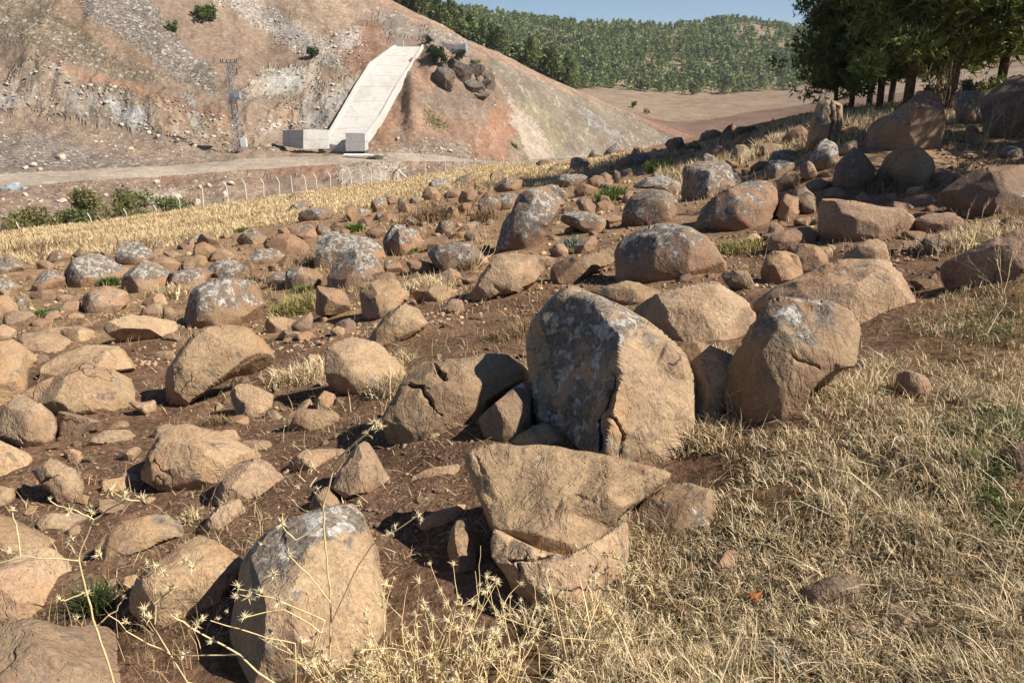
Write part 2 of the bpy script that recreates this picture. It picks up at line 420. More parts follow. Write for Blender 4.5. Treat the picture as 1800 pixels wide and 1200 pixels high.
def paint(pts, region):
    x, y = pts[:, 0], pts[:, 1]
    n = len(x)
    px, py = project(pts)
    u = x / np.maximum(y, .3)
    p3 = np.stack([x, y, 0 * x], -1)
    scr, stk = np.zeros(n), np.zeros(n)
    if region == 'ground':
        soil = lin(122, 94, 73) * .72
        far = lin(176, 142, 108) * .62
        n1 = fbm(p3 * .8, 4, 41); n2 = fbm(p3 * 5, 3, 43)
        gold = lin(206, 170, 112) * .62
        litter = (lin(132, 104, 76) * .62)[None] * (1 + .5 * n2[:, None]) * np.array([1, .97, .92])
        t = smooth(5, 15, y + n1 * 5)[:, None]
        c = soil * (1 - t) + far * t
        dry = smooth(.25, .6, n1 + .35 * n2)[:, None] * .55
        c = c * (1 - dry) + lin(165, 138, 98) * .55 * dry
        wx, wy = px + n1 * 30 + n2 * 18, py + n2 * 22 + n1 * 20
        g = in_poly(wx, wy, GRASS_POLY) & (y < 16)
        c[g] = litter[g]
        low = (wy > 1120) & (wx > 380)
        c[low] = litter[low] * .85
        edge = line_y(5, u) + 200 * smooth(.12, .3, u)
        m = smooth(-1.5, 1.5, y - edge + n1 * 2.5)[:, None]
        c = c * (1 - m) + gold * m
        right = smooth(16, 22, y + n1 * 3) * (u > .3)
        c = c * (1 - right[:, None]) + lin(176, 142, 98) * .55 * right[:, None]
    elif region == 'hill':
        n1 = fbm(p3 * .02, 4, 51)
        c = lin(178, 147, 110) * .62 * np.ones((n, 1))
        m = smooth(-.1, .5, n1)[:, None] * .6
        c = c * (1 - m) + lin(160, 121, 88) * .6 * m
        v = (smooth(215, 185, py) * smooth(330, 380, y))[:, None] * .0
        c = c * (1 - v) + lin(110, 100, 70) * .6 * v
    else:
        c = np.broadcast_to(A(165, 132, 102), (n, 3)).copy()
        w1 = fbm(p3 * .25, 4, 61); w2 = fbm(p3 * .9, 3, 63)
        wj = RNG.normal(0, 1, (2, n)) * 3.0
        wx = px + w1 * 12 + w2 * 9 + wj[0]; wy = py + fbm(p3 * .25, 4, 67) * 9 + fbm(p3 * .9, 3, 69) * 7 + wj[1]
        if region == 'road':
            c[:] = A(205, 182, 152); scr[:] = .08
        for poly, colr, s_, k_ in (HILL_ZONES if region == 'hillside' else BANK_ZONES if region == 'bank' else []):
            m = in_poly(wx, wy, poly)
            c[m] = c[m] * .15 + colr * .85; scr[m] = s_; stk[m] = k_
        if region == 'hillside':
            back = y > line_y(14, u)
            c[back] = lin(150, 112, 84) * .6; scr[back] = 0; stk[back] = 0
        veg = smooth(.15, .6, fbm(p3 * .45, 4, 71)) * .35 * (1 - stk) * (region != 'road')
        c = c * (1 - veg[:, None]) + A(140, 116, 78) * veg[:, None]
    if region in ('hillside', 'bank', 'road', 'hill'):
        g_ = c.mean(1, keepdims=True); c = g_ + (c - g_) * .74
    return np.clip(c, .01, .9), scr, stk
def sheet(name, k0, k1, us, rows, mat, region):
    """a strip of land between two of the lines, rows[i] rows in every interval"""
    Y = []
    for i, k in enumerate(range(k0, k1)):
        a, b = np.interp(us, UT, YK[k]), np.interp(us, UT, YK[k + 1])
        t = np.linspace(0, 1, rows[i] + 1)
        t = t if (i == k1 - k0 - 1) else t[:-1]
        Y.append(a + (b - a) * t[:, None] if k else a * (b / a) ** t[:, None])
    Y = np.concatenate(Y)
    X = Y * us[None, :]
    Z = ground_h(X, Y)
    v = np.stack([X, Y, Z], -1).reshape(-1, 3)
    nr, nc = Y.shape
    i = np.arange(nr - 1)[:, None] * nc + np.arange(nc - 1)[None]
    q = np.stack([i, i + 1, i + nc + 1, i + nc], -1).reshape(-1, 4)
    me = mesh_np(name, v, quads=q)
    c, s_, k_ = paint(v, region)
    set_col(me, c); set_float(me, s_, 'scree'); set_float(me, k_, 'streak')
    return tag(link(name, me, mat), kind='structure')
def land_material(name, kind):
    T = NT(name)
    p = T.pos()
    col = T.attr('Col', out=0); scr = T.attr('scree'); stk = T.attr('streak')
    if kind == 'near':
        a = T.noise(p, 3.0, 5, .6); b = T.noise(p, 26, 4, .65); g = T.vor(p, 42, 'F1', 1)
        gs = T.n('ShaderNodeSeparateColor'); T.l(g, gs.inputs[0])
        f = T.math('MULTIPLY', T.ramp(a, .3, .7, .72, 1.25), T.ramp(b, .3, .7, .6, 1.4))
        c = T.scale_col(col, f)
        peb = T.ramp(gs.outputs[0], .9, .97)
        c = T.mix(T.math('MULTIPLY', peb, .55), c, (.22, .165, .115))
        d = T.vor(p, 42, 'F1', 0)
        h = T.math('ADD', T.math('MULTIPLY', b, .6), T.math('MULTIPLY', T.noise(p, 90, 3, .6), .3))
        h = T.math('ADD', h, T.math('MULTIPLY', T.math('MULTIPLY', peb, T.math('SUBTRACT', 1, d)), .3))
        nrm = T.bump(h, .9, .03)
    else:
        a = T.noise(p, .16, 5, .6); b = T.noise(p, 1.3, 5, .7)
        g = T.vor(p, 4.2, 'F1', 1)
        gs = T.n('ShaderNodeSeparateColor'); T.l(g, gs.inputs[0])
        g2 = T.vor(p, 2.4, 'F1', 1)
        gs2 = T.n('ShaderNodeSeparateColor'); T.l(g2, gs2.inputs[0])
        f = T.math('MULTIPLY', T.ramp(a, .3, .7, .8, 1.2), T.ramp(b, .3, .7, .78, 1.22))
        c = T.scale_col(col, f)
        spk = T.ramp(gs.outputs[0], 0, 1, .6, 1.45)
        c2 = T.scale_col(c, spk)
        c = T.mix(scr, c, c2)
        wht = T.math('MULTIPLY', T.ramp(gs2.outputs[1], .88, .96), T.math('ADD', T.math('MULTIPLY', scr, .38), .10))
        c = T.mix(wht, c, (.62, .56, .48))
        sv = T.mapping(p, (.8, .25, .34), (0, .75, 0))
        sn = T.noise(sv, 1.0, 5, .65, .6)
        sn2 = T.noise(T.mapping(p, (1.7, .4, .6), (0, -.5, 0)), 1.0, 4, .6, .4)
        c3 = T.mix(T.ramp(sn, .34, .44), (.13, .105, .08), c)
        c3 = T.mix(T.ramp(sn, .54, .66), c3, (.46, .42, .36))
        c3 = T.mix(T.math('MULTIPLY', T.ramp(sn2, .56, .66), .7), c3, (.33, .19, .085))
        c = T.mix(T.math('MULTIPLY', stk, .7), c, c3)
        h = T.math('ADD', T.math('MULTIPLY', b, .7), T.math('MULTIPLY', T.math('MULTIPLY', gs.outputs[0], scr), .5))
        h = T.math('ADD', h, T.math('MULTIPLY', T.math('MULTIPLY', sn, stk), 1.6))
        nrm = T.bump(h, .85, .4)
    T.l(c, T.b.inputs['Base Color']); T.l(nrm, T.b.inputs['Normal'])
    T.b.inputs['Specular IOR Level'].default_value = .08
    return T.m
M_NEAR, M_FAR = land_material('soil', 'near'), land_material('hill_earth', 'far')
us_n = np.unique(np.concatenate([np.linspace(-1.5, -.82, 30), np.linspace(-.82, .82, 500), np.linspace(.82, 1.5, 40)]))
us_h = np.unique(np.concatenate([np.linspace(-1.5, -.68, 60), np.linspace(-.68, .28, 560), np.linspace(.28, 1.5, 120)]))
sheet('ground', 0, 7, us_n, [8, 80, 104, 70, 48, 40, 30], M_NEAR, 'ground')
sheet('earth_bank', 7, 9, us_h, [10, 24], M_FAR, 'bank')
sheet('dirt_road', 9, 10, us_h, [10], M_FAR, 'road')
sheet('hillside', 10, 15, us_h, [34, 58, 50, 40, 8], M_FAR, 'hillside')
us_f = np.linspace(-1.5, 1.5, 300)
sheet('hill', 15, 20, us_f, [30, 40, 40, 16, 8], M_FAR, 'hill')

# ---------------------------------------------------------------- rocks
def rock_material():
    T = NT('weathered_basalt')
    o = T.objco()
    rnd = T.n('ShaderNodeObjectInfo').outputs['Random']
    off = T.n('ShaderNodeVectorMath', operation='MULTIPLY_ADD')
    T.l(o, off.inputs[0]); off.inputs[1].default_value = (1, 1, 1)
    cmb = T.n('ShaderNodeCombineXYZ'); k = T.math('MULTIPLY', rnd, 40)
    for s in range(3): T.l(k, cmb.inputs[s])
    T.l(cmb.outputs[0], off.inputs[2])
    v = off.outputs[0]
    tint, dark = T.attr('tint', 'OBJECT'), T.attr('dark', 'OBJECT')
    lich = T.attr('lichen')
    big = T.noise(v, 2.2, 4, .55, .4); mid = T.noise(v, 9, 5, .6); fine = T.noise(v, 45, 4, .65); grain = T.noise(v, 170, 2, .6)
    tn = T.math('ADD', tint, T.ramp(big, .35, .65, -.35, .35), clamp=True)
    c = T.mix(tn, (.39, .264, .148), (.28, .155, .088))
    c = T.mix(T.ramp(mid, .52, .72, 0, .5), c, (.23, .15, .095))
    c = T.mix(T.ramp(T.noise(v, 4.5, 3, .5, .8), .55, .72, 0, .45), c, (.45, .335, .205))
    r2 = T.math('FRACT', T.math('MULTIPLY', rnd, 7.31))
    c = T.mix(T.math('MULTIPLY', r2, .36), c, (.235, .185, .14))
    c = T.scale_col(c, T.math('MULTIPLY_ADD', rnd, .44, .76))
    c = T.scale_col(c, T.math('MULTIPLY', T.ramp(fine, .3, .7, .8, 1.16), T.ramp(grain, .3, .7, .86, 1.12)))
    stain = T.math('MULTIPLY', T.ramp(T.noise(T.mapping(v, (1, 1, .45)), 3.2, 5, .65, .5), .5, .7), .55)
    c = T.mix(stain, c, (.185, .12, .078))
    c = T.mix(T.ramp(T.noise(v, 1.6, 3, .5), .54, .68, 0, .4), c, (.40, .22, .10))
    pit = T.ramp(T.noise(v, 75, 2, .5), .68, .74)
    c = T.mix(T.math('MULTIPLY', pit, .55), c, (.07, .045, .03))
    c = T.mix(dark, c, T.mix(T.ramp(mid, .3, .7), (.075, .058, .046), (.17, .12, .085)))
    # lichen crusts: dark grey film, then pale grey and white rosettes
    ln = T.math('ADD', lich, T.ramp(T.noise(v, 6, 5, .65, .6), .25, .75, -.75, .75))
    film = T.ramp(ln, .3, .75)
    fcol = T.mix(T.ramp(fine, .35, .65), (.085, .073, .06), (.20, .172, .138))
    c = T.mix(T.math('MULTIPLY', film, .85), c, fcol)
    ros = T.ramp(T.math('ADD', T.noise(v, 13, 8, .68, .35), T.math('MULTIPLY', lich, .10)), .585, .64)
    ros = T.math('MULTIPLY', ros, T.ramp(ln, .3, .55))
    c = T.mix(T.math('MULTIPLY', ros, .62), c, T.mix(T.ramp(fine, .4, .6), (.38, .35, .30), (.60, .565, .50)))
    ora = T.math('MULTIPLY', T.ramp(T.noise(v, 8, 3, .6, 1), .66, .71), T.ramp(ln, .45, .6))
    c = T.mix(T.math('MULTIPLY', ora, .7), c, (.30, .17, .07))
    kz = T.math('ABSOLUTE', T.math('SUBTRACT', T.noise(v, 1.5, 4, .5, .2), .5))
    crack = T.math('MULTIPLY', T.ramp(kz, 0, .007, 1, 0), T.ramp(T.noise(v, 1.1, 2, .5), .56, .64))
    c = T.mix(T.math('MULTIPLY', crack, .65), c, (.05, .034, .024))
    T.l(c, T.b.inputs['Base Color'])
    h = T.math('ADD', T.math('MULTIPLY', mid, .5), T.math('MULTIPLY', fine, .16))
    h = T.math('ADD', h, T.math('MULTIPLY', grain, .04))
    h = T.math('SUBTRACT', h, T.math('MULTIPLY', pit, .12))
    h = T.math('ADD', h, T.math('MULTIPLY', ros, .06))
    h = T.math('SUBTRACT', h, T.math('MULTIPLY', crack, .4))
    wr = T.math('ABSOLUTE', T.math('SUBTRACT', T.noise(T.mapping(v, (1, 1, .5), (.4, .5, 0)), 13, 4, .6, .5), .5))
    h = T.math('SUBTRACT', h, T.math('MULTIPLY', T.ramp(wr, 0, .08, 1, 0), .09))
    T.l(T.bump(h, .8, .04), T.b.inputs['Normal'])
    T.b.inputs['Roughness'].default_value = .85
    T.b.inputs['Specular IOR Level'].default_value = .18
    return T.m
M_ROCK = rock_material()
def parse(s): return np.array([[float(a) for a in q.split(',')] for q in s.split()])
def resample(P, step):
    out = []
    for i in range(len(P)):
        a, b = P[i], P[(i + 1) % len(P)]
        n = max(1, int(round(np.linalg.norm(b - a) / step)))
        out += [a + (b - a) * k / n for k in range(n)]
    return np.array(out)
def round_poly(P, it=1):
    for _ in range(it):
        Q_ = np.roll(P, -1, 0)
        P = np.stack([P * .86 + Q_ * .14, P * .14 + Q_ * .86], 1).reshape(-1, 2)
    return P
def seg_dist(p, a, b):
    ab = b - a
    t = np.clip(((p - a) @ ab) / (ab @ ab + 1e-9), 0, 1)
    return np.linalg.norm(p - a - t[:, None] * ab, axis=1)
ROCK_POLYS, ROCKS_MADE = [], []
def rock(name, label, outline, cat='boulder', keys=None, T=.52, Tb=.40, ext=.4, lich=.0, spots=(), tint=.35, dark=0., rough=1., sharp=.5, cracks=(), push=0., lean=0., rounding=1, group='basalt rocks strewn over the slope', parent=None, D0=None, seed=None, res=None, cuts=4, rim=None):
    P0 = parse(outline)
    sd = abs(hash_name(label or outline)) % 100000 if seed is None else seed
    rg = np.random.default_rng(sd)
    x0, y0 = P0.min(0); x1, y1 = P0.max(0)
    w, h = x1 - x0, y1 - y0
    ROCK_POLYS.append(P0)
    cen0 = P0.mean(0)
    P = round_poly(P0 if keys is not None or not cuts else cen0 + (P0 - cen0) * 1.11, rounding)
    k = np.clip((P[:, 1] - (y0 + .55 * h)) / (.45 * h), 0, 1) ** 1.5
    P = P + np.stack([0 * k, k * ext * h], 1)
    size = math.sqrt(w * h)
    step = res or float(np.clip(size / 17, 2.0, 3.5))
    B = resample(P, step)
    # irregular edge
    nb = np.array([math.cos(2 * math.pi * i / len(B)) for i in range(len(B))])
    e = fbm(np.stack([B[:, 0] / size * 5, B[:, 1] / size * 5, 0 * nb + sd], -1), 3, sd % 97)
    cen = B.mean(0)
    B = B + (B - cen) / (np.linalg.norm(B - cen, axis=1)[:, None] + 1e-6) * (e * .028 * size * rough)[:, None]
    # interior samples
    gx, gy = np.meshgrid(np.arange(B[:, 0].min(), B[:, 0].max(), step), np.arange(B[:, 1].min(), B[:, 1].max(), step * .9))
    gx[1::2] += step / 2
    G = np.stack([gx.ravel(), gy.ravel()], -1) + rg.normal(0, step * .12, (gx.size, 2))
    G = G[in_poly(G[:, 0], G[:, 1], B)]
    dmin = np.full(len(G), 1e9)
    for i in range(len(B)): dmin = np.minimum(dmin, np.hypot(G[:, 0] - B[i, 0], G[:, 1] - B[i, 1]))
    G = G[dmin > step * .65]
    # broad broken faces of the stone: from key points where given, else a few planes meeting in edges
    if keys is not None:
        K = np.array([k[:2] for k in keys]); KH = np.array([k[2] for k in keys], float)
        Bk = resample(P, size * .2)
        dk = np.hypot(Bk[:, None, 0] - K[None, :, 0], Bk[:, None, 1] - K[None, :, 1])
        j = dk.argmin(1)
        hb = KH[j] * np.clip(1 - .55 * dk[np.arange(len(Bk)), j] / size * 2, .15, 1)
        allp = np.concatenate([Bk, K]); allh = np.concatenate([hb, KH])
        r = delaunay_2d_cdt([Vector(p) for p in allp], [], [list(range(len(Bk)))], 1, 1e-4)
        vo, fo, ov = np.array([tuple(v) for v in r[0]]), r[2], r[3]
        ho = np.array([allh[o[0]] if o else 0 for o in ov])
        def roof(p):
            f = np.zeros(len(p)); done = np.zeros(len(p), bool)
            for t in fo:
                for j in range(1, len(t) - 1):
                    a, b, c = vo[t[0]], vo[t[j]], vo[t[j + 1]]
                    den = (b[1]-c[1])*(a[0]-c[0]) + (c[0]-b[0])*(a[1]-c[1])
                    if abs(den) < 1e-9: continue
                    l1 = ((b[1]-c[1])*(p[:,0]-c[0]) + (c[0]-b[0])*(p[:,1]-c[1])) / den
                    l2 = ((c[1]-a[1])*(p[:,0]-c[0]) + (a[0]-c[0])*(p[:,1]-c[1])) / den
                    l3 = 1 - l1 - l2
                    m = (l1 > -1e-6) & (l2 > -1e-6) & (l3 > -1e-6) & ~done
                    f[m] = l1[m]*ho[t[0]] + l2[m]*ho[t[j]] + l3[m]*ho[t[j+1]]; done |= m
            return f
    else:
        c0 = P0.mean(0)
        def roof(p):
            x, y = (p[:, 0] - c0[0]) / (.5 * w), (p[:, 1] - c0[1]) / (.5 * h)
            x = x + .035 * fbm(np.stack([x * 1.3, y * 1.3, 0 * x + sd], -1), 2, 3); y = y + .035 * fbm(np.stack([x * 1.3, y * 1.3, 0 * x + sd + 9], -1), 2, 3)
            yr = R_[0] + R_[1] * x
            f = 1 - np.maximum(yr - y, 0) * R_[2]                        # sloping top
            f = np.minimum(f, 1 - np.maximum(y - yr, 0) * R_[3])         # front
            f = np.minimum(f, 1 - np.maximum(R_[4] + R_[5] * y - x, 0) * R_[6])   # left face
            f = np.minimum(f, 1 - np.maximum(x - R_[7] - R_[8] * y, 0) * R_[9])   # right face
            f = np.minimum(f, .93 - (R_[10] * x + R_[11] * y - R_[12]) * R_[13])
            return np.maximum(f, .1)
        yr_ = rg.uniform(-.05, .45)
        R_ = [yr_, rg.uniform(-.35, .35), rg.uniform(.75, .98) / (1 + yr_), rg.uniform(.1, .55), rg.uniform(-.75, -.15), rg.uniform(-.6, .6), rg.uniform(.7, 1.5), rg.uniform(.2, .7), rg.uniform(-.6, .6), rg.uniform(.5, 1.1), rg.normal(0, 1), rg.normal(0, .6), rg.uniform(.1, .6), rg.uniform(.2, .6)]
    rim_w = size * (rim if rim is not None else rg.uniform(.035, .085))
    pts = np.concatenate([B, G]); nB = len(B)
    r = delaunay_2d_cdt([Vector(p) for p in pts], [], [list(range(nB))], 1, 1e-5)
    V2 = np.array([tuple(v) for v in r[0]]); tris = np.array([f for f in r[2] if len(f) == 3])
    isB = np.array([any(q < nB for q in o) if o else True for o in r[3]])
    dB = np.full(len(V2), 1e9)
    for i in range(len(B)): dB = np.minimum(dB, seg_dist(V2, B[i], B[(i + 1) % len(B)]))
    if keys is None and sharp < .56 and rim is None: rim_w *= 1.9
    rr = 1 - np.clip(dB / rim_w, 0, 1)
    f = np.maximum(roof(V2), .05) * np.sqrt(np.clip(1 - rr ** 2, 0, 1))
    f[isB] = 0
    # a light relaxation rounds the edges between the faces
    ed = np.concatenate([tris[:, [0, 1]], tris[:, [1, 2]], tris[:, [2, 0]]])
    cnt = np.bincount(np.concatenate([ed[:, 0], ed[:, 1]]), minlength=len(V2)) + 1e-9
    for _ in range(1):
        s = np.bincount(ed[:, 0], f[ed[:, 1]], len(V2)) + np.bincount(ed[:, 1], f[ed[:, 0]], len(V2))
        f = np.where(isB, 0, .72 * f + .28 * s / cnt)
    for poly, cw, cd in cracks:
        cp = parse(poly); d = np.full(len(V2), 1e9)
        jit = np.stack([fbm(np.stack([V2[:,0]/9, V2[:,1]/9, 0*V2[:,0]], -1), 2, 5), fbm(np.stack([V2[:,0]/9, V2[:,1]/9, 0*V2[:,0]+9], -1), 2, 6)], -1) * 4
        for i in range(len(cp) - 1): d = np.minimum(d, seg_dist(V2 + jit, cp[i], cp[i+1]))
        f = f - cd * np.exp(-(d / cw) ** 2) * (~isB)
    # where it stands
    low = P0[P0[:, 1] > y1 - .12 * h - 1]
    bx, by = low[:, 0].mean(), y1
    g = hit(bx, by) if D0 is None else rays(bx, by) / rays(bx, by)[1] * D0
    D = np.linalg.norm(g)
    cx, cy = (x0 + x1) / 2, (y0 + y1) / 2
    dc = rays(cx, cy); dc /= np.linalg.norm(dc)
    real = size / F_PX * D
    T = T * (1.55 if keys is None else 1.3)
    if w > 1.6 * h: T *= 1.12
    Tf, Tbk = T * real, Tb * .7 * real
    n = -dc.copy()
    if lean:
        ax = np.array([1.0, 0, 0]); a = math.radians(lean)
        n = np.array(Matrix.Rotation(a, 3, 'X') @ Vector(n))
    c = dc * (D + Tf * .62 + push * real)
    d = rays(V2[:, 0], V2[:, 1]); d /= np.linalg.norm(d, axis=1)[:, None]
    t = (c @ n) / (d @ n)
    t = np.clip(t, .5 * D, 2.2 * D)
    front = d * (t - Tf * f)[:, None]
    back = d * (t + Tbk * np.maximum(f, 0) ** .8)[:, None]
    nv = len(V2)
    inner = np.where(~isB)[0]
    remap = np.arange(nv); remap[inner] = nv + np.arange(len(inner))
    v = np.concatenate([front, back[inner]])
    tb = remap[tris][:, ::-1]
    # keep outward winding
    a0 = v[tris[:, 1]] - v[tris[:, 0]]; b0 = v[tris[:, 2]] - v[tris[:, 0]]
    if (np.cross(a0, b0) @ n).sum() < 0: F = np.concatenate([tris[:, ::-1], tb[:, ::-1]])
    else: F = np.concatenate([tris, tb])
    # relief of the stone
    fn = np.cross(v[F[:, 1]] - v[F[:, 0]], v[F[:, 2]] - v[F[:, 0]])
    vn = np.zeros_like(v)
    for k_ in range(3): np.add.at(vn, F[:, k_], fn)
    vn /= np.linalg.norm(vn, axis=1)[:, None] + 1e-12
    q = v / real + sd
    rid = 1 - np.abs(fbm(q * 3.1, 3, sd % 89)) * 2.4
    disp = fbm(q * 2.0, 2, sd % 83) * .014 + rid * .018 + fbm(q * 9, 3, sd % 79) * .008
    wgt = np.concatenate([np.where(isB, .25, 1.0), np.ones(len(inner))])
    v = v + vn * (disp * wgt * real * rough)[:, None]
    # flat broken faces: planes cut the stone back along the line of sight, so its outline stays
    mid_v = v.mean(0)
    vd = v / np.linalg.norm(v, axis=1)[:, None]
    facing = np.concatenate([~isB, np.zeros(len(inner), bool)])
    room = np.concatenate([Tf * f * .8, np.zeros(len(inner))])
    for c_ in range(cuts * 4 if cuts > 3 else cuts):
        small = c_ >= cuts
        for _ in range(20):
            pn = n * rg.uniform(.5, 1.1) + rg.normal(0, .8 if small else .5, 3) + np.array([0, 0, rg.uniform(-.1, .5)])
            pn /= np.linalg.norm(pn)
            if pn @ n > (.25 if small else .42): break
        s_ = (v - mid_v) @ pn
        off = np.quantile(s_[facing], rg.uniform(.9, .98) if small else rg.uniform(.62, .93))
        over = np.maximum(s_ - off, 0) * facing
        mv = np.minimum(over / np.maximum(-(vd @ pn), .3) * .94, room)
        room = room - mv
        v = v + vd * mv[:, None]
    if keys is None and cuts:
        for c_ in range(4 if sharp < .56 else 7):
            pn = rg.normal(0, 1, 3) + np.array([0, 0, .35]) + .35 * n; pn /= np.linalg.norm(pn)
            s_ = (v - mid_v) @ pn
            over = np.maximum(s_ - np.quantile(s_, rg.uniform(.88, .97) if sharp < .56 else rg.uniform(.74, .94)), 0)
            v = v - pn[None] * (over * .95)[:, None]
    if keys is not None and cuts:
        for c_ in range(5):
            pn = rg.normal(0, 1, 3) + .5 * n; pn /= np.linalg.norm(pn)
            s_ = (v - mid_v) @ pn
            v = v - pn[None] * (np.maximum(s_ - np.quantile(s_, rg.uniform(.93, .985)), 0) * .95)[:, None]
    v = v + vn * ((fbm(q * 6, 3, sd % 71) * .012) * wgt * real * rough)[:, None]
    nz = vn[:, 2]; side = vn @ np.array([-.75, .35, .3])
    loc = np.array([v[:, 0].mean(), v[:, 1].mean(), float(ground_h(v[:, 0].mean(), v[:, 1].mean()))])
    me = mesh_np(name, v - loc, F)
    hz = (v[:, 2] - v[:, 2].min()) / (np.ptp(v[:, 2]) + 1e-9)
    lv = lich * (smooth(.1, .85, .55 * nz + .6 * side + .35) * smooth(.3, .8, hz)) * 1.1
    for sx, sy, sr, ss in spots:
        px, py = project(v)
        lv = np.maximum(lv, ss * np.exp(-(((px - sx) ** 2 + (py - sy) ** 2) / sr ** 2)))
    set_float(me, lv, 'lichen')
    if sharp >= .5: me.set_sharp_from_angle(angle=math.radians(24))
    o = link(name, me, M_ROCK, parent, None)
    o.location = loc
    if parent is not None: o.location = loc - np.array(parent.location)
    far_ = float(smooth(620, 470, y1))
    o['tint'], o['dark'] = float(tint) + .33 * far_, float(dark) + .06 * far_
    if parent is None: tag(o, label, cat, group)
    ROCKS_MADE.append((o, label, P0, g, real))
    return o
def hash_name(s):
    r = 5381
    for ch in s: r = (r * 33 + ord(ch)) & 0xffffffff
    return r
BIG, MEDIUM, SMALL = 'boulder', 'rock', 'stone'

BANKS = None
def bank(x, y):
    x, y = np.asarray(x, float), np.asarray(y, float)
    B_ = BANKS_A
    if x.size < 4:
        d2 = ((x.ravel()[:, None] - B_[:, 0]) ** 2 + (y.ravel()[:, None] - B_[:, 1]) ** 2) / B_[:, 2] ** 2
        return (B_[:, 3] * np.exp(-d2 * .8)).max(1).reshape(x.shape)
    r = np.zeros(x.shape)
    for bx, by, rad, amp in BANKS:
        m = (np.abs(x - bx) < 2.2 * rad) & (np.abs(y - by) < 2.2 * rad)
        if np.any(m):
            r[m] = np.maximum(r[m], amp * np.exp(-((x[m] - bx) ** 2 + (y[m] - by) ** 2) / rad ** 2 * .8))
    return r
def bank_soil():
    """raise the soil a little round the foot of every stone"""
    global BANKS, BANKS_A, ground_h
    BANKS = [(o.location.x, o.location.y, real * .62, .075 * real) for o, lab, P0, g, real in ROCKS_MADE if o.parent is None and o.location.y > 2.6]
    BANKS_A = np.array(BANKS)
    bare = ground_h
    def ground_h(x, y):
        x, y = np.broadcast_arrays(np.asarray(x, float), np.asarray(y, float))
        z = bare(x, y)
        if np.min(y) > 60: return z
        return z + bank(np.atleast_1d(x), np.atleast_1d(y)).reshape(np.shape(x))
    me = bpy.data.objects['ground'].data
    co = np.empty(len(me.vertices) * 3, np.float32); me.vertices.foreach_get('co', co); co = co.reshape(-1, 3)
    co[:, 2] += bank(co[:, 0], co[:, 1])
    me.vertices.foreach_set('co', co.ravel()); me.update()
# --- the large ones in the foreground
rock('boulder', 'big upright boulder with dark lichen-crusted left face and tan right face', '925,600 933,567 955,540 997,503 1013,502 1040,512 1083,533 1113,548 1147,570 1180,598 1205,625 1222,665 1226,740 1222,795 1150,812 1080,805 1010,780 945,750 930,700 927,640',
     keys=[(1000,520,.35),(1050,545,.55),(1090,590,.85),(1090,650,1.0),(1078,720,1.08),(1062,790,1.05),(965,600,.2),(965,700,.32),(990,760,.45),(1150,650,.78),(1180,730,.72),(1140,790,.85),(1120,590,.62)], T=.55, Tb=.35, ext=.15, sharp=.9, cuts=0,
     spots=[(1000,570,70,1.0),(1040,545,50,1.0),(990,640,65,.8),(1055,600,50,.85),(985,720,80,.66),(1040,760,60,.6),(1030,680,60,.66),(1100,560,30,.8)], tint=.12, cracks=[('1085,655 1075,700 1055,745 1058,790',4,.10),('1075,730 1095,765 1085,800',4,.06)])
rock('boulder', 'saddle-shaped tan boulder with a lichen crown at the edge of the dry grass', '1347,530 1373,520 1413,523 1460,532 1493,547 1510,573 1507,613 1500,643 1473,653 1440,670 1415,700 1392,735 1367,745 1310,748 1277,717 1265,673 1277,640 1300,607 1327,567',
     keys=[(1360,545,.55),(1420,545,.42),(1480,565,.35),(1470,625,.6),(1400,610,.72),(1345,620,.95),(1290,690,1.08),(1330,720,1.12),(1385,695,.85),(1430,655,.68),(1310,640,1.0)], T=.45, ext=.1, sharp=.7, spots=[(1385,548,45,1.0),(1440,545,40,.75),(1345,560,35,.7),(1420,580,30,.6)], tint=.35, cracks=[('1352,590 1380,605 1395,630 1440,648',3,.06)])
rock('boulder', 'wide humped brown boulder behind the saddle-shaped lichen boulder', '1333,530 1375,505 1433,480 1490,457 1527,448 1550,453 1570,473 1593,503 1605,527 1597,547 1560,570 1510,565 1450,560 1390,550', tint=.5, sharp=.5)
rock('boulder', 'long low tan boulder just behind the big upright dark-faced boulder', '1110,548 1150,520 1200,508 1233,500 1277,494 1297,507 1317,540 1323,557 1317,573 1283,597 1233,610 1180,600 1140,580', tint=.1, sharp=.5)
rock('boulder', 'tan block half hidden between the upright boulder and the saddle boulder', '1190,612 1240,605 1290,622 1290,650 1272,690 1268,745 1235,762 1205,740', tint=.15)
rock('stone', 'small pale angular stone above the long low tan boulder', '1267,483 1278,474 1297,472 1313,473 1327,500 1317,513 1300,508 1275,498', cat=SMALL, tint=0, keys=[(1295,490,1),(1310,490,.9),(1285,485,.6)])
rock('boulder', 'rounded boulder with a blackened lichen top and brown front in mid field', '1080,443 1090,420 1120,403 1150,393 1180,391 1210,397 1243,418 1260,440 1278,460 1277,473 1260,483 1220,497 1150,497 1110,490 1085,478 1079,460', sharp=.5,
     keys=[(1110,440,.75),(1150,425,.9),(1200,425,.95),(1240,450,.8),(1120,470,.9),(1180,465,1.0),(1235,475,.9),(1165,440,.85)], spots=[(1130,415,40,1.0),(1175,405,45,1.0),(1105,435,25,.8),(1215,410,30,.6)], tint=.5, cracks=[('1150,440 1160,460 1175,480',3,.08)])
rock('boulder', 'tall leaning block speckled with white lichen, tilted to the right', '867,417 890,383 897,370 910,347 920,320 933,310 960,317 993,333 1000,347 977,383 963,400 940,430 923,443 873,440', sharp=.75,
     keys=[(925,335,.55),(960,335,.7),(945,365,.9),(905,385,.8),(925,400,1.0),(950,385,.85),(885,425,.85),(915,430,.9)], lich=.5, spots=[(950,350,40,.9),(900,390,35,.8),(935,385,30,.85),(885,425,25,.8)], tint=.35, Tb=.5)
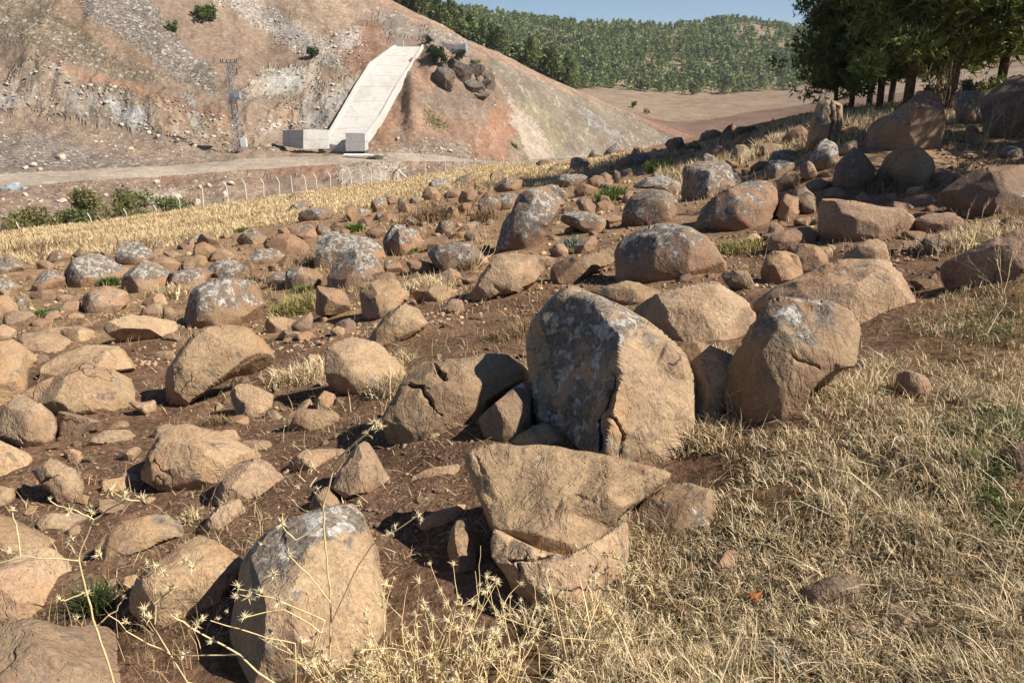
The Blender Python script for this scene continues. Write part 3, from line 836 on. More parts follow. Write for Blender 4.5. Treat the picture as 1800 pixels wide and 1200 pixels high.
rock('boulder', 'squat block with a black lichen left face and a grey right face', '1089,390 1098,364 1112,342 1124,332 1158,332 1182,342 1192,356 1188,376 1178,392 1150,400 1102,402', keys=[(1110,375,.6),(1125,345,.5),(1155,345,.8),(1150,385,1.0),(1175,365,.7),(1175,385,.75)], sharp=.75, dark=.45, lich=.5, spots=[(1120,365,28,.9),(1170,350,20,.6)], tint=.4)
rock('boulder', 'large blocky boulder with a dark scarred front left of the flat-topped long block', '1210,393 1233,360 1270,333 1310,317 1347,315 1367,333 1368,363 1357,387 1345,405 1300,412 1260,412 1215,405', keys=[(1250,375,.7),(1290,345,.75),(1335,335,.85),(1300,385,1.0),(1340,375,.95),(1245,398,.8)], sharp=.7, lich=.5, spots=[(1250,370,35,.55),(1270,345,25,.5)], tint=.75, dark=.1)
rock('boulder', 'pale lichen-blotched slab lying just behind the large blocky boulder', '1203,340 1207,293 1233,287 1280,287 1303,300 1317,317 1300,325 1270,338 1233,355', lich=.5, spots=[(1245,310,40,.9),(1285,305,30,.9),(1225,335,25,.8)], tint=.3)
rock('boulder', 'huge toppled column with a pale rounded end face, under the pine trees', '1523,227 1537,213 1567,197 1597,180 1613,160 1633,158 1653,170 1663,207 1660,233 1653,253 1632,262 1600,268 1567,268 1540,263 1523,250', keys=[(1603,200,1.0),(1600,235,1.0),(1620,165,.7),(1640,195,.75),(1645,230,.7),(1560,220,.65),(1545,245,.65),(1585,250,.85)], sharp=.8, Tb=.8, tint=.55, T=.5, spots=[(1580,185,30,.7),(1630,190,25,.25)])
rock('carved_block', 'upright carved block with two vertical grooves, standing near the pines', '1413,258 1415,245 1423,227 1430,200 1438,180 1446,176 1456,175 1472,178 1481,184 1482,213 1478,240 1470,256 1450,262', cat='carved block', keys=[(1445,185,.7),(1470,190,.75),(1445,220,1.0),(1470,220,.85),(1432,245,.9),(1462,245,.95)], sharp=.5, cracks=[('1458,176 1460,200 1461,258',2.4,.17),('1470,185 1472,250',2.0,.1)], tint=.35, lich=.4, res=2.0, cuts=0)
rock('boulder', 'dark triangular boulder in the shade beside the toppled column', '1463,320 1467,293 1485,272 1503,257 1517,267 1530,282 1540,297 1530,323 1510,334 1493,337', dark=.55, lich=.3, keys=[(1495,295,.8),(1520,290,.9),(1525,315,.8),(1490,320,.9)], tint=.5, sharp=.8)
rock('boulder', 'angular two-faced boulder resting in front of the toppled column', '1537,322 1540,300 1553,282 1567,267 1590,252 1617,257 1640,277 1647,293 1633,315 1600,327 1583,329', keys=[(1600,275,.9),(1605,310,1.0),(1565,300,.7),(1630,290,.7)], sharp=.8, tint=.45)
rock('boulder', 'pointed grey slab standing between the toppled column and the dark far-right boulder', '1680,173 1683,148 1700,153 1715,161 1730,170 1733,200 1730,220 1700,222 1683,210', tint=.35, lich=.6, spots=[(1700,175,25,.7)], dark=.1)
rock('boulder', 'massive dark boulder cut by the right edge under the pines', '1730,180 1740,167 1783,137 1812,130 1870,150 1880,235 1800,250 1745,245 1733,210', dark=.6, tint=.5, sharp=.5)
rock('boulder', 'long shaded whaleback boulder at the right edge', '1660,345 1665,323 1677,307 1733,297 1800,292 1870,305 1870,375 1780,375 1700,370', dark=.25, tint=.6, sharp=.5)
rock('rock', 'smooth oval stone perched in front of the long shaded whaleback', '1647,340 1663,333 1693,337 1727,353 1732,363 1717,374 1683,371 1650,355', cat=MEDIUM, tint=.35, ext=.1, sharp=.5, T=.35)
rock('boulder', 'long flat-topped block with a pale lit top behind the pair of egg-shaped rocks', '1437,410 1438,360 1445,348 1467,347 1533,360 1583,367 1607,380 1613,402 1590,412 1540,420 1490,428 1455,424', keys=[(1455,365,.6),(1520,378,.7),(1580,385,.7),(1470,395,.95),(1530,400,1.0),(1590,400,.9)], tint=.4, sharp=.7)
rock('rock', 'low brown rock between the flat-topped long block and the oval stone', '1605,395 1612,385 1633,377 1673,375 1690,383 1693,397 1660,410 1620,410', cat=MEDIUM, tint=.55)
rock('rock', 'egg-shaped brown rock, left of the leaning pair', '1340,480 1347,457 1367,435 1385,436 1400,450 1408,477 1403,493 1380,503 1350,503', cat=MEDIUM, sharp=.5, tint=.35, ext=.1)
rock('rock', 'tan rounded rock touching the egg-shaped brown rock on its right', '1385,437 1407,430 1433,432 1450,447 1455,463 1440,477 1413,489 1400,490', cat=MEDIUM, sharp=.5, tint=.15, push=.1)
rock('rock', 'rounded rock stacked behind the egg-shaped pair', '1350,430 1360,410 1380,400 1417,400 1433,410 1436,430 1410,440 1367,440', cat=MEDIUM, sharp=.5, tint=.2)
rock('stone', 'small tan stone tucked behind the right one of the egg-shaped pair', '1436,440 1442,431 1453,430 1463,440 1462,453 1450,459 1440,452', cat=SMALL, tint=.2)
rock('boulder', 'angular wedge with a peaked top behind the wide humped brown boulder', '1470,465 1487,440 1510,428 1533,417 1547,415 1557,430 1570,470 1530,480 1490,478', keys=[(1515,445,.8),(1535,430,.9),(1540,460,1.0),(1500,465,.8)], sharp=.8, tint=.25)
rock('rock', 'low rock with a shaded hollow above the angular peaked wedge', '1483,425 1497,407 1520,398 1553,400 1559,415 1530,422 1500,430', cat=MEDIUM, tint=.4)
rock('stone', 'reddish stone lying in the dry grass right of the saddle boulder', '1573,680 1576,662 1583,652 1600,650 1630,663 1640,685 1617,703 1590,700', cat=SMALL, tint=.85, dark=.15, keys=[(1597,668,.9),(1612,685,.9),(1585,685,.6)], sharp=.8)
rock('stone', 'dark red stone in the grass cut by the right edge', '1762,803 1768,785 1790,776 1820,780 1825,825 1790,828 1768,818', cat=SMALL, tint=.9, dark=.25)
rock('stone', 'brown stone in the dry grass, left of the bare earth mound', '1241,1000 1247,985 1260,970 1290,968 1307,988 1300,1012 1280,1020 1255,1022', cat=SMALL, tint=.45, dark=.1)
rock('stone', 'flat grey stone in the grass below the bare earth mound', '1478,1108 1484,1097 1510,1092 1530,1098 1540,1112 1520,1120 1490,1122', cat=SMALL, tint=.1, lich=.2)
rock('stone', 'brown stone with a dark left side in the lower right grass', '1530,1100 1545,1080 1570,1064 1600,1076 1622,1095 1605,1115 1570,1120 1545,1115', cat=SMALL, tint=.5, dark=.2)
rock('stone', 'pale grey rough lump of stone in the grass near the bottom edge', '1328,1148 1345,1135 1373,1126 1395,1140 1415,1155 1410,1172 1380,1178 1345,1170', cat=SMALL, tint=0, rough=3, spots=[(1370,1150,60,1.0)])
rock('earth_mound', 'bare dark earth mound showing through the dry grass', '1395,1055 1405,1038 1430,1018 1470,1010 1510,1022 1525,1050 1500,1070 1440,1075', cat='earth mound', tint=.8, dark=.55, rough=1.6, T=.3)
rock('boulder', 'half buried grey-brown boulder right of the tan slab, overgrown by grass', '1090,915 1115,898 1140,878 1172,860 1205,853 1253,867 1275,900 1260,935 1190,945 1120,940', tint=.45, dark=.15, sharp=.5, spots=[(1210,880,50,.5)])
rock('stone', 'dark pointed shard at the right tip of the big tan slab', '1133,878 1153,853 1173,832 1180,853 1184,862 1160,872', cat=SMALL, tint=.6, dark=.3, sharp=.9)
slab = rock('boulder', 'great tan slab with a smooth sloping face in the lower centre', '818,815 822,793 870,780 960,781 1060,797 1150,820 1182,832 1167,848 1133,880 1100,900 1077,920 1060,940 1030,955 993,977 940,963 900,945 863,925 847,887 830,843',
     keys=[(850,815,.25),(930,800,.2),(1040,815,.25),(1130,840,.35),(1070,870,.75),(1000,900,.8),(930,900,.62),(880,890,.5),(950,940,.95),(1000,955,.95),(900,930,.75)], T=.38, Tb=.4, sharp=.85, ext=.16, cuts=0, tint=.05, rough=.6, cracks=[('1040,880 1010,870 985,880 975,905',4,.035),('1090,850 1060,840 1050,860',4,.02),('835,800 850,830',3,.03)], push=-.2)
rock('boulder', 'rounded brown base boulder with a cracked ledge right under the great tan slab', '863,955 866,928 880,932 910,948 950,965 995,978 1040,955 1075,930 1100,915 1130,930 1110,985 1060,1040 1017,1075 967,1082 915,1058 890,1017 867,980', keys=[(890,955,.6),(930,975,.75),(980,990,.9),(910,1010,.7),(960,1020,1.0),(1010,1010,1.0),(1060,960,.7),(1000,1050,.8)], T=.4, ext=.12, tint=.15, cracks=[('866,978 900,985 940,985 995,978',4,.25),('898,945 893,962 888,978',3,.16),('928,963 926,978',2.5,.15),('912,995 917,1020 922,1045',4,.16)], push=.0, sharp=.6, D0=None)
rock('rock', 'broken brown block left against the base of the great tan slab', '787,935 790,925 797,918 813,911 833,927 848,947 843,967 838,990 842,1015 815,1012 797,995 787,967', cat=MEDIUM, tint=.25, keys=[(812,930,.7),(828,950,.8),(805,960,.8),(820,980,1.0),(800,985,.7)], sharp=.8)
rock('rock', 'flat slab lying in the shadow left of the great tan slab', '727,937 733,922 757,903 787,893 830,880 832,897 790,933 750,942', cat=MEDIUM, tint=.2, T=.25, ext=.1)
rock('rock', 'flat pale slab half in shadow above the great tan slab\'s left corner', '720,847 733,833 760,823 813,815 822,832 773,838 740,850', cat=MEDIUM, tint=.15, T=.25, ext=.1)
rock('rock', 'pyramid-shaped stone with a dark left side above the lichen-capped barrel boulder', '580,858 590,838 605,812 622,788 640,775 650,780 670,815 690,843 692,862 680,870 650,870 620,872 590,876', cat=MEDIUM, keys=[(632,815,.9),(630,855,1.0),(668,850,.7),(648,800,.55)], sharp=.9, tint=.15, ext=.1, T=.5, spots=[(600,850,25,.5)])
rock('stone', 'dark low stone at the left foot of the pyramid-shaped stone', '545,888 555,868 575,856 590,868 600,885 580,898 555,900', cat=SMALL, tint=.4, dark=.3)
rock('boulder', 'barrel-shaped boulder with a grey lichen cap in the bottom foreground', '395,1120 400,1093 413,1067 423,1017 427,987 433,970 447,950 477,927 533,903 567,897 600,889 620,889 637,903 650,933 663,967 670,1000 678,1040 679,1090 676,1140 678,1200 680,1290 420,1290 400,1180',
     keys=[(470,960,.5),(540,930,.5),(610,920,.5),(470,1030,.85),(550,1010,.95),(630,1010,.8),(450,1120,.85),(550,1110,1.05),(640,1110,.85),(540,1220,1.0)], sharp=.5, T=.42, tint=.25, ext=.05, cuts=3, spots=[(500,945,60,1.0),(570,920,55,1.0),(460,970,40,.85),(620,915,35,.9)], D0=2.05)
rock('boulder', 'smooth oval boulder lying against the left side of the barrel-shaped boulder', '237,1047 247,1020 280,990 320,960 360,943 393,942 417,955 430,973 423,1000 402,1030 382,1062 360,1090 333,1108 290,1102 253,1080 238,1067', sharp=.5, tint=.2, ext=.1)
rock('rock', 'flat pale slab set in the soil left of the small white-topped stone', '173,960 193,937 220,917 273,907 300,913 335,930 313,942 267,957 223,978 200,988 177,981', cat=MEDIUM, T=.22, tint=.05, ext=.1)
rock('rock', 'tan ridge-topped rock under the long sloping wedge', '348,865 377,840 417,820 443,809 467,818 490,838 497,852 460,867 433,877 393,899 367,912 350,898', cat=MEDIUM, tint=.12, ext=.15, sharp=.6)
rock('rock', 'small white-topped stone touching the tan ridge-topped rock', '343,948 360,920 383,887 405,878 422,877 442,897 413,917 403,935 367,943', cat=MEDIUM, tint=.0, T=.4, ext=.05, keys=[(395,895,.6),(420,898,.7),(385,920,.9),(365,930,.6)])
rock('boulder', 'wedge with a dark rough front and a long pale sloping top, left centre', '247,828 260,800 277,770 303,748 333,744 370,754 400,766 440,785 482,812 476,826 440,830 405,855 375,868 345,880 310,880 285,865 250,842', keys=[(285,785,.55),(330,778,.8),(385,798,.95),(398,830,.85),(300,830,.55),(340,840,.75),(370,770,.4),(430,800,.5)], sharp=.9, T=.5, tint=.1, ext=.08)
rock('rock', 'upright flat stone with rusty bands in the bare soil', '402,692 423,677 453,677 478,688 485,707 462,732 433,741 415,722', cat=MEDIUM, T=.22, tint=.3, ext=.08)
rock('rock', 'low orange-tan stone above the small grey stones in the bare soil', '507,735 513,727 527,720 573,722 600,727 605,740 573,757 533,757 510,749', cat=MEDIUM, tint=.35, T=.35, ext=.15)
rock('stone', 'pale rounded stone in the soil above the pyramid-shaped stone', '510,812 525,790 545,783 590,783 610,790 612,805 590,817 555,828 520,824', cat=SMALL, tint=.05, T=.35)
rock('boulder', 'long tilted tan slab with an undercut lower edge, left of centre', '283,731 275,702 278,675 290,653 313,620 340,587 360,577 397,572 430,573 460,593 478,618 483,640 463,652 440,658 410,662 367,682 333,712 303,733', keys=[(300,690,.6),(320,640,.6),(360,605,.65),(410,595,.7),(455,620,.7),(400,640,1.0),(350,665,1.0),(310,710,.9)], sharp=.8, T=.4, Tb=.25, ext=.02, tint=.12, push=-.05)
rock('boulder', 'broad smooth tan slab at the left, below the pale humped slab', '40,692 67,663 113,647 160,643 200,653 240,670 273,687 278,702 247,709 207,719 200,735 133,723 67,715', sharp=.5, tint=.08, ext=.15, T=.3)
rock('boulder', 'pale humped slab with a broken right edge at the left', '47,655 70,637 93,617 127,603 160,593 187,603 213,617 233,643 230,655 207,655 160,649 110,658', tint=.02, T=.33, sharp=.6)
rock('boulder', 'large pale boulder at the left edge, above the three angular blocks', '-60,590 0,591 33,607 63,633 47,653 40,690 20,702 0,712 -60,720', sharp=.5, tint=.1)
rock('boulder', 'wedge with a split dark front at the left edge', '-8,763 0,723 27,693 45,695 67,707 103,730 100,765 83,792 50,792 20,770', keys=[(25,720,.7),(60,735,.9),(85,755,.6),(50,775,.9),(15,755,.6)], sharp=.85, tint=.2, cracks=[('18,715 20,750 45,785',3,.15)], ext=.12)
rock('rock', 'blocky tan rock right of the split dark-fronted wedge', '103,735 107,720 113,713 143,720 173,730 189,747 167,762 133,781 110,781', cat=MEDIUM, tint=.12, sharp=.65, ext=.1)
rock('rock', 'thin orange flake of rock in front of the blocky tan rock', '145,790 160,770 187,758 220,755 236,768 223,784 187,780 165,786', cat=MEDIUM, tint=.3, T=.25, ext=.05)
rock('rock', 'rounded brown rock at the left edge, below the split wedge', '-40,765 0,763 30,780 50,795 56,808 45,826 0,852 -40,852', cat=MEDIUM, tint=.15, sharp=.5)
rock('rock', 'dark brown two-part rock in the soil at lower left', '50,818 57,806 73,802 97,806 133,825 150,850 152,868 140,880 105,889 92,868 67,845', cat=MEDIUM, tint=.35, dark=.15, keys=[(80,820,.7),(110,830,.9),(130,855,.8),(105,865,1.0)], sharp=.8, cracks=[('75,845 100,835 125,828',3,.15)], ext=.08)
rock('stone', 'pale stone at the left edge above the big smooth slabs', '-25,850 0,847 20,855 29,868 22,881 0,892 -25,892', cat=SMALL, tint=.05)
rock('boulder', 'big flat-topped tan slab at the left edge, upper of two', '-80,900 0,907 20,913 67,937 103,950 115,965 110,992 50,998 0,1000 -80,1000', sharp=.5, tint=.08, ext=.3)
rock('boulder', 'big squared boulder at the lower left edge with a worn flat face', '-80,1010 0,997 33,977 67,968 90,970 110,985 124,1000 129,1040 127,1082 93,1102 40,1112 0,1115 -80,1115', sharp=.5, tint=.15, ext=.1, T=.35)
rock('boulder', 'orange-brown boulder in the bottom left corner', '-80,1112 0,1103 67,1098 110,1104 187,1098 220,1127 243,1160 265,1205 275,1290 -80,1290', sharp=.5, tint=.45, ext=.03, D0=2.0)
rock('rock', 'flat stone with a dark left end above the big flat-topped left slab', '67,920 83,903 147,903 162,912 130,928 97,938 73,930', cat=MEDIUM, T=.25, tint=.05, ext=.1)
rock('boulder', 'long whaleback boulder with a zigzag crack across its back', '650,768 660,733 693,693 707,660 740,637 787,630 847,622 893,622 920,637 930,650 930,670 885,690 862,715 850,755 800,768 740,782 700,788 667,790', keys=[(690,730,.7),(730,670,.65),(800,645,.6),(880,640,.6),(740,740,1.0),(800,700,1.0),(870,675,.95),(800,745,.95),(700,770,.8)], sharp=.55, tint=.15, T=.4, cracks=[('763,637 772,650 775,660 784,668',2.8,.16),('695,683 715,678 742,680 757,705 763,722 774,730',4.5,.2)], ext=.08, res=3.2)
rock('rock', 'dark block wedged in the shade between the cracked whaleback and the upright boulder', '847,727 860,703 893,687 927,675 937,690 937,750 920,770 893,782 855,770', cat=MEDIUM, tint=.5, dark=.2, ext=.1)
rock('rock', 'pitted pale rock peeping over the great tan slab', '893,780 910,760 940,747 967,746 997,758 1003,787 950,795 900,793', cat=MEDIUM, tint=.15, sharp=.5, spots=[(950,765,40,.25)])
rock('boulder', 'rounded brown boulder with dry straw on its right side, centre left', '562,648 563,633 573,617 600,602 627,598 660,606 683,622 704,640 708,656 690,678 663,693 633,689 600,684 572,664', sharp=.55, tint=.15, ext=.1, T=.5)
rock('rock', 'knobbly rock with a dark hollow leaning on the pale triangular stone', '632,523 640,503 667,493 697,496 710,512 714,528 690,548 673,560 650,564 637,548', cat=MEDIUM, tint=.3, rough=2, ext=.1)
rock('rock', 'pale triangular stone in front of the knobbly rock', '640,602 655,582 673,560 690,543 713,529 737,543 755,567 747,578 723,592 690,606 660,614', cat=MEDIUM, tint=.0, keys=[(690,575,.85),(715,550,.7),(725,575,.9),(670,595,.8)], sharp=.8, ext=.08)
rock('boulder', 'overhanging angular slab with a dark hollow beneath, middle of the field', '813,527 830,510 845,485 860,460 873,445 913,447 967,447 985,455 963,471 953,484 933,505 893,515 855,527 825,537', keys=[(855,490,.7),(885,460,.55),(940,458,.6),(900,490,1.0),(930,485,1.0),(850,518,.8)], tint=.3, sharp=.75, ext=.05)
rock('boulder', 'low brown boulder right of the overhanging angular slab', '965,475 983,460 1027,450 1077,433 1083,458 1035,478 1000,498 977,501', tint=.35, sharp=.55)
rock('boulder', 'black-sided block left of the leaning lichen block', '743,458 750,437 775,430 800,428 840,425 848,440 845,465 825,475 795,472 765,462', dark=.5, tint=.5, lich=.6, spots=[(760,440,18,.9),(800,432,20,.8)])
rock('boulder', 'orange boulder with a speckled lichen back, left of the twin rounded boulders', '555,450 567,417 590,408 613,410 647,411 677,422 685,443 680,455 640,468 590,475 560,468', sharp=.5, tint=.65, lich=.9, spots=[(600,418,35,.9),(630,413,25,.7)])
rock('boulder', 'orange boulder striped with pale lichen on its left shoulder', '578,475 585,452 600,438 640,442 683,457 683,470 667,482 640,500 600,512 582,500', sharp=.5, tint=.6, lich=.85, spots=[(605,455,35,.9),(640,470,25,.6),(595,480,15,.8)])
rock('rock', 'left one of the twin rounded boulders with grey caps', '674,425 678,405 690,395 705,392 712,400 705,430 690,450 680,445', cat=MEDIUM, tint=.5, sharp=.5, lich=.9)
rock('boulder', 'right one of the twin rounded boulders, with a green tuft at its foot', '684,438 690,418 705,402 730,405 741,425 735,443 715,452 697,450', tint=.5, sharp=.5, lich=.7, spots=[(710,412,14,.6)])
rock('rock', 'arched rock with a black hollow under its right half', '542,527 548,510 557,502 580,505 600,510 617,540 612,556 600,560 580,553 550,550', cat=MEDIUM, tint=.2, ext=.03, sharp=.7)
rock('boulder', 'broad ridged boulder with a white lichen stripe along its back', '320,552 322,530 330,515 347,502 370,492 400,487 443,492 455,510 467,530 473,540 460,561 427,565 390,575 350,582 332,566', keys=[(345,520,.7),(390,505,.7),(435,512,.6),(360,550,.95),(410,535,.9),(450,540,.8),(395,560,.95)], sharp=.6, tint=.4, lich=.8, spots=[(360,505,25,1.0),(395,493,25,1.0),(430,492,20,.9),(335,520,14,.8)])
rock('boulder', 'long tan slab with a pale lit top and an undercut lower edge, left', '161,580 187,563 233,555 293,551 316,560 310,578 273,599 240,612 213,612 173,598', tint=.05, T=.35, ext=.05, sharp=.6)
rock('rock', 'tan oval rock left of the long undercut slab', '33,598 47,587 70,584 100,584 123,600 110,612 80,619 37,609', cat=MEDIUM, tint=.15, sharp=.5)
rock('boulder', 'grey-sided flat-topped block with a dark foot, left', '139,542 147,517 165,508 187,502 230,512 238,527 215,540 187,551 143,553', tint=.3, spots=[(165,535,25,.35)], keys=[(165,525,.8),(200,520,.7),(190,540,1.0),(155,540,.8)], sharp=.75)
rock('boulder', 'round brown boulder with a shaded cleft, right neighbour of the green weeds', '213,499 218,482 227,470 247,459 280,466 302,485 297,503 280,512 250,517 227,512', tint=.6, sharp=.5, lich=.7, spots=[(235,465,15,.7)])
rock('boulder', 'orange boulder with white lichen bands along its dark left back', '117,480 133,457 160,449 187,447 222,465 228,478 210,490 180,502 145,508 123,507', tint=.6, sharp=.5, lich=.85, spots=[(140,462,22,1.0),(175,452,18,.9),(125,485,10,.9)])
rock('boulder', 'dome boulder with a white-spotted crown at the edge of the golden grass', '203,452 207,434 220,428 240,426 262,432 290,453 275,463 250,468 217,465', tint=.5, sharp=.5, lich=.85, spots=[(225,433,20,1.0),(255,438,15,.8)])
rock('rock', 'grey block at the left edge beside the golden grass', '-25,455 0,450 20,446 37,460 42,472 23,485 0,483 -25,482', cat=MEDIUM, tint=.1, spots=[(10,465,45,.75)])
rock('rock', 'lichen-topped brown rock at the left edge, below the grey block', '-20,492 17,487 38,500 34,515 15,522 -20,520', cat=MEDIUM, tint=.5, lich=.85)
rock('rock', 'brown pointed rock at the left edge left of the small grey stone', '-20,522 15,520 30,534 31,550 12,558 -20,558', cat=MEDIUM, tint=.35)
rock('stone', 'small grey stone between brown rocks at the left', '27,535 33,522 47,520 52,530 40,545 31,543', cat=SMALL, tint=.0, spots=[(40,532,25,.7)])
rock('rock', 'low brown rock left of the white-banded orange boulder', '40,500 63,483 80,474 110,480 119,497 110,510 67,512', cat=MEDIUM, tint=.4, lich=.7, T=.3)
rock('rock', 'brown rock with a whitish left corner, right of the cleft boulder', '299,498 302,478 320,470 353,466 378,468 360,497 345,505 315,510', cat=MEDIUM, tint=.5, lich=.7, sharp=.5)
rock('rock', 'white lichen-crusted rock above the ridged boulder', '350,494 370,467 385,459 405,457 433,470 444,480 420,490 385,492', cat=MEDIUM, tint=.4, lich=.9, spots=[(400,470,35,1.0)])
rock('rock', 'blocky tan-grey rock on the edge of the golden grass', '338,445 343,430 357,424 380,432 384,450 365,460 345,455', cat=MEDIUM, tint=.3, keys=[(355,440,.9),(370,445,.8),(350,450,.8)], sharp=.8)
rock('rock', 'smooth brown stone below the blocky tan-grey rock', '318,468 325,457 335,452 345,460 340,475 325,480', cat=MEDIUM, tint=.5)
rock('rock', 'pale lit stone in front of the blocky tan-grey rock', '335,455 345,448 360,450 365,462 350,468 338,465', cat=MEDIUM, tint=.05)
rock('rock', 'grey-capped long rock above the dark two-toned block', '430,452 450,440 480,437 500,450 497,463 460,468 438,464', cat=MEDIUM, tint=.5, lich=.85)
rock('rock', 'dark two-toned block with an overhang, left of the arched rock', '500,498 503,472 527,467 550,473 577,483 576,497 550,508 528,510 508,510', cat=MEDIUM, tint=.4, spots=[(510,485,18,1.0),(530,475,18,.8)], keys=[(512,485,.7),(540,485,.9),(560,492,.8),(530,500,.9)], sharp=.8)
rock('rock', 'broad low orange rock at the edge of the golden grass', '465,430 475,418 493,412 535,412 550,425 545,440 520,452 488,450', cat=MEDIUM, tint=.6)
rock('rock', 'flat pale slab between the ridged boulder and the arched rock', '455,571 477,557 513,557 521,566 500,583 478,587', cat=MEDIUM, tint=.05, T=.25, ext=.1)
rock('rock', 'angular pale plate leaning beside the arched rock', '513,571 530,558 547,547 553,570 540,582 520,585', cat=MEDIUM, tint=.05, T=.25, ext=.1)
rock('stone', 'dark pointed flake sticking up beside the long tilted slab', '213,699 230,703 250,708 272,702 272,734 250,726 232,712', cat=SMALL, tint=.3, T=.3, ext=.05)
rock('rock', 'low tan rock just behind the peak of the upright boulder', '1030,510 1060,503 1073,497 1103,495 1133,503 1178,518 1150,535 1100,530 1060,520', cat=MEDIUM, tint=.15)
rock('boulder', 'long flat-lying grey stone fallen at the far edge of the golden grass', '525,384 530,372 570,360 583,365 583,380 555,390', tint=.2, cat='rock', spots=[(555,375,35,.7)])
rock('rock', 'dark flat stone lying in the golden grass before the long grey stone', '504,366 515,358 535,352 550,352 552,360 530,368 510,370', cat=MEDIUM, tint=.2, spots=[(530,360,30,.8)])
rock('rock', 'round grey-brown stone in the golden grass below the fence', '508,345 520,339 535,338 538,345 520,349', cat=MEDIUM, tint=.2, lich=.3)
# --- the crest in the middle distance
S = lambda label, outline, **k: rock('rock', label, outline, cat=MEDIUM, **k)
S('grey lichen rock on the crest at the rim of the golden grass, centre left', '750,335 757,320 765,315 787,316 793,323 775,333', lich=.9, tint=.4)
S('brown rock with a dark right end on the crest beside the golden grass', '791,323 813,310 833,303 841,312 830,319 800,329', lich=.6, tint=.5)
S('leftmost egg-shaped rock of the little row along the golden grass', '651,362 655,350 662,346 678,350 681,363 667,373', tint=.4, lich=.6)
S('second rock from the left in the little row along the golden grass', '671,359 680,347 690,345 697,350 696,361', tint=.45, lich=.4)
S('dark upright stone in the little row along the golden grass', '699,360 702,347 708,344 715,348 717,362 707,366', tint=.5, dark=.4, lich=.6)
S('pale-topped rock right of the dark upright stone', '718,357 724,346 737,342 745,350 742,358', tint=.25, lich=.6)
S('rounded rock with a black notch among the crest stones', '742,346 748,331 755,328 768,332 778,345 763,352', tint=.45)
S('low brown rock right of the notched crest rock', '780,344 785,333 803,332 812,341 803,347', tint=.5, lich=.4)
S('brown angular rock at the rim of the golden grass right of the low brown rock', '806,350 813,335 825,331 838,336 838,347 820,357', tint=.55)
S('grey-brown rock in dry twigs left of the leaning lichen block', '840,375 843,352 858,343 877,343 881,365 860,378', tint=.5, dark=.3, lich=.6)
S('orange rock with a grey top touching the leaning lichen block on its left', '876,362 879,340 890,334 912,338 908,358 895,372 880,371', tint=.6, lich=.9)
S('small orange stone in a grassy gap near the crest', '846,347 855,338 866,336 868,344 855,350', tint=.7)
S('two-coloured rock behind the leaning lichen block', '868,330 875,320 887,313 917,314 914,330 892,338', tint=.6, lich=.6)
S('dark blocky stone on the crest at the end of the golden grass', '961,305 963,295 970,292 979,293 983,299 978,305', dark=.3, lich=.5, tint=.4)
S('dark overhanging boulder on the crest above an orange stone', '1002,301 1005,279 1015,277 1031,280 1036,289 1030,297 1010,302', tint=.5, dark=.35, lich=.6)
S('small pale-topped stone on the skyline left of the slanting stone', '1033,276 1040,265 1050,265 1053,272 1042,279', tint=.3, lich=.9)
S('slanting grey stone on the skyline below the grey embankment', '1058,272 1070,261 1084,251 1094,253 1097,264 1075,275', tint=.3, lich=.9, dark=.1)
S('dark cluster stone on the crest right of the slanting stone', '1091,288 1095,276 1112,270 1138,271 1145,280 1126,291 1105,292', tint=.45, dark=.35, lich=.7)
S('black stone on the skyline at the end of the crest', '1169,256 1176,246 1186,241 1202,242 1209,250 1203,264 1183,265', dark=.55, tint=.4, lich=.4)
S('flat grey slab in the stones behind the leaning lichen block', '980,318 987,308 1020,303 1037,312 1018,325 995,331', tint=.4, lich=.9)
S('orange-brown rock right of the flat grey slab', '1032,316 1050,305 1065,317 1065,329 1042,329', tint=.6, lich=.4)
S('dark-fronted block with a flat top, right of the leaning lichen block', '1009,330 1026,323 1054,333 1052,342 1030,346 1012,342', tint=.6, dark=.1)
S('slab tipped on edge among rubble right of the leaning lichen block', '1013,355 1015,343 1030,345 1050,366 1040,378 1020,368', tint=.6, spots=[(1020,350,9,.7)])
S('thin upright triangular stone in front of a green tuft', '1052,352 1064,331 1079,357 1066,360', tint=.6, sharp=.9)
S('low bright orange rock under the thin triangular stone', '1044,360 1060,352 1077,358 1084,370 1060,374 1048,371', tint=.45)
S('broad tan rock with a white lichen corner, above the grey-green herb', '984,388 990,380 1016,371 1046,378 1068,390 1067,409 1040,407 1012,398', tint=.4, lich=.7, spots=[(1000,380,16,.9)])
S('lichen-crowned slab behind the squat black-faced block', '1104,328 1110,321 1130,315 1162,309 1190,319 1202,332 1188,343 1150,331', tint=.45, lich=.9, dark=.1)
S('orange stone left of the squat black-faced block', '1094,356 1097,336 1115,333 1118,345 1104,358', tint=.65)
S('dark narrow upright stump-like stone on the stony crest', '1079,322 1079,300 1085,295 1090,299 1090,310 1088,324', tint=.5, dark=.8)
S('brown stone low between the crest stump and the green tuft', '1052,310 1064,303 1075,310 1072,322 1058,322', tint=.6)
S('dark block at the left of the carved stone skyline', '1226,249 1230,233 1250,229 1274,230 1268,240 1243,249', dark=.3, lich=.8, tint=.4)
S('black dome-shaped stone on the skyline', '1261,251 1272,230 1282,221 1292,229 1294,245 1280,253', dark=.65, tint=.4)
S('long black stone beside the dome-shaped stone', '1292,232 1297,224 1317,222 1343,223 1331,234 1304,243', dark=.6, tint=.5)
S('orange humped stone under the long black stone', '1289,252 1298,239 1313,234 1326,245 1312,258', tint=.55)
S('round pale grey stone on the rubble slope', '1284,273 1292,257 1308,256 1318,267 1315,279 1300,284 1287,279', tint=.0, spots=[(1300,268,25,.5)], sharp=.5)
S('brown rock left of the round pale grey stone', '1232,262 1243,252 1267,256 1281,268 1268,280 1248,274', tint=.55, lich=.4)
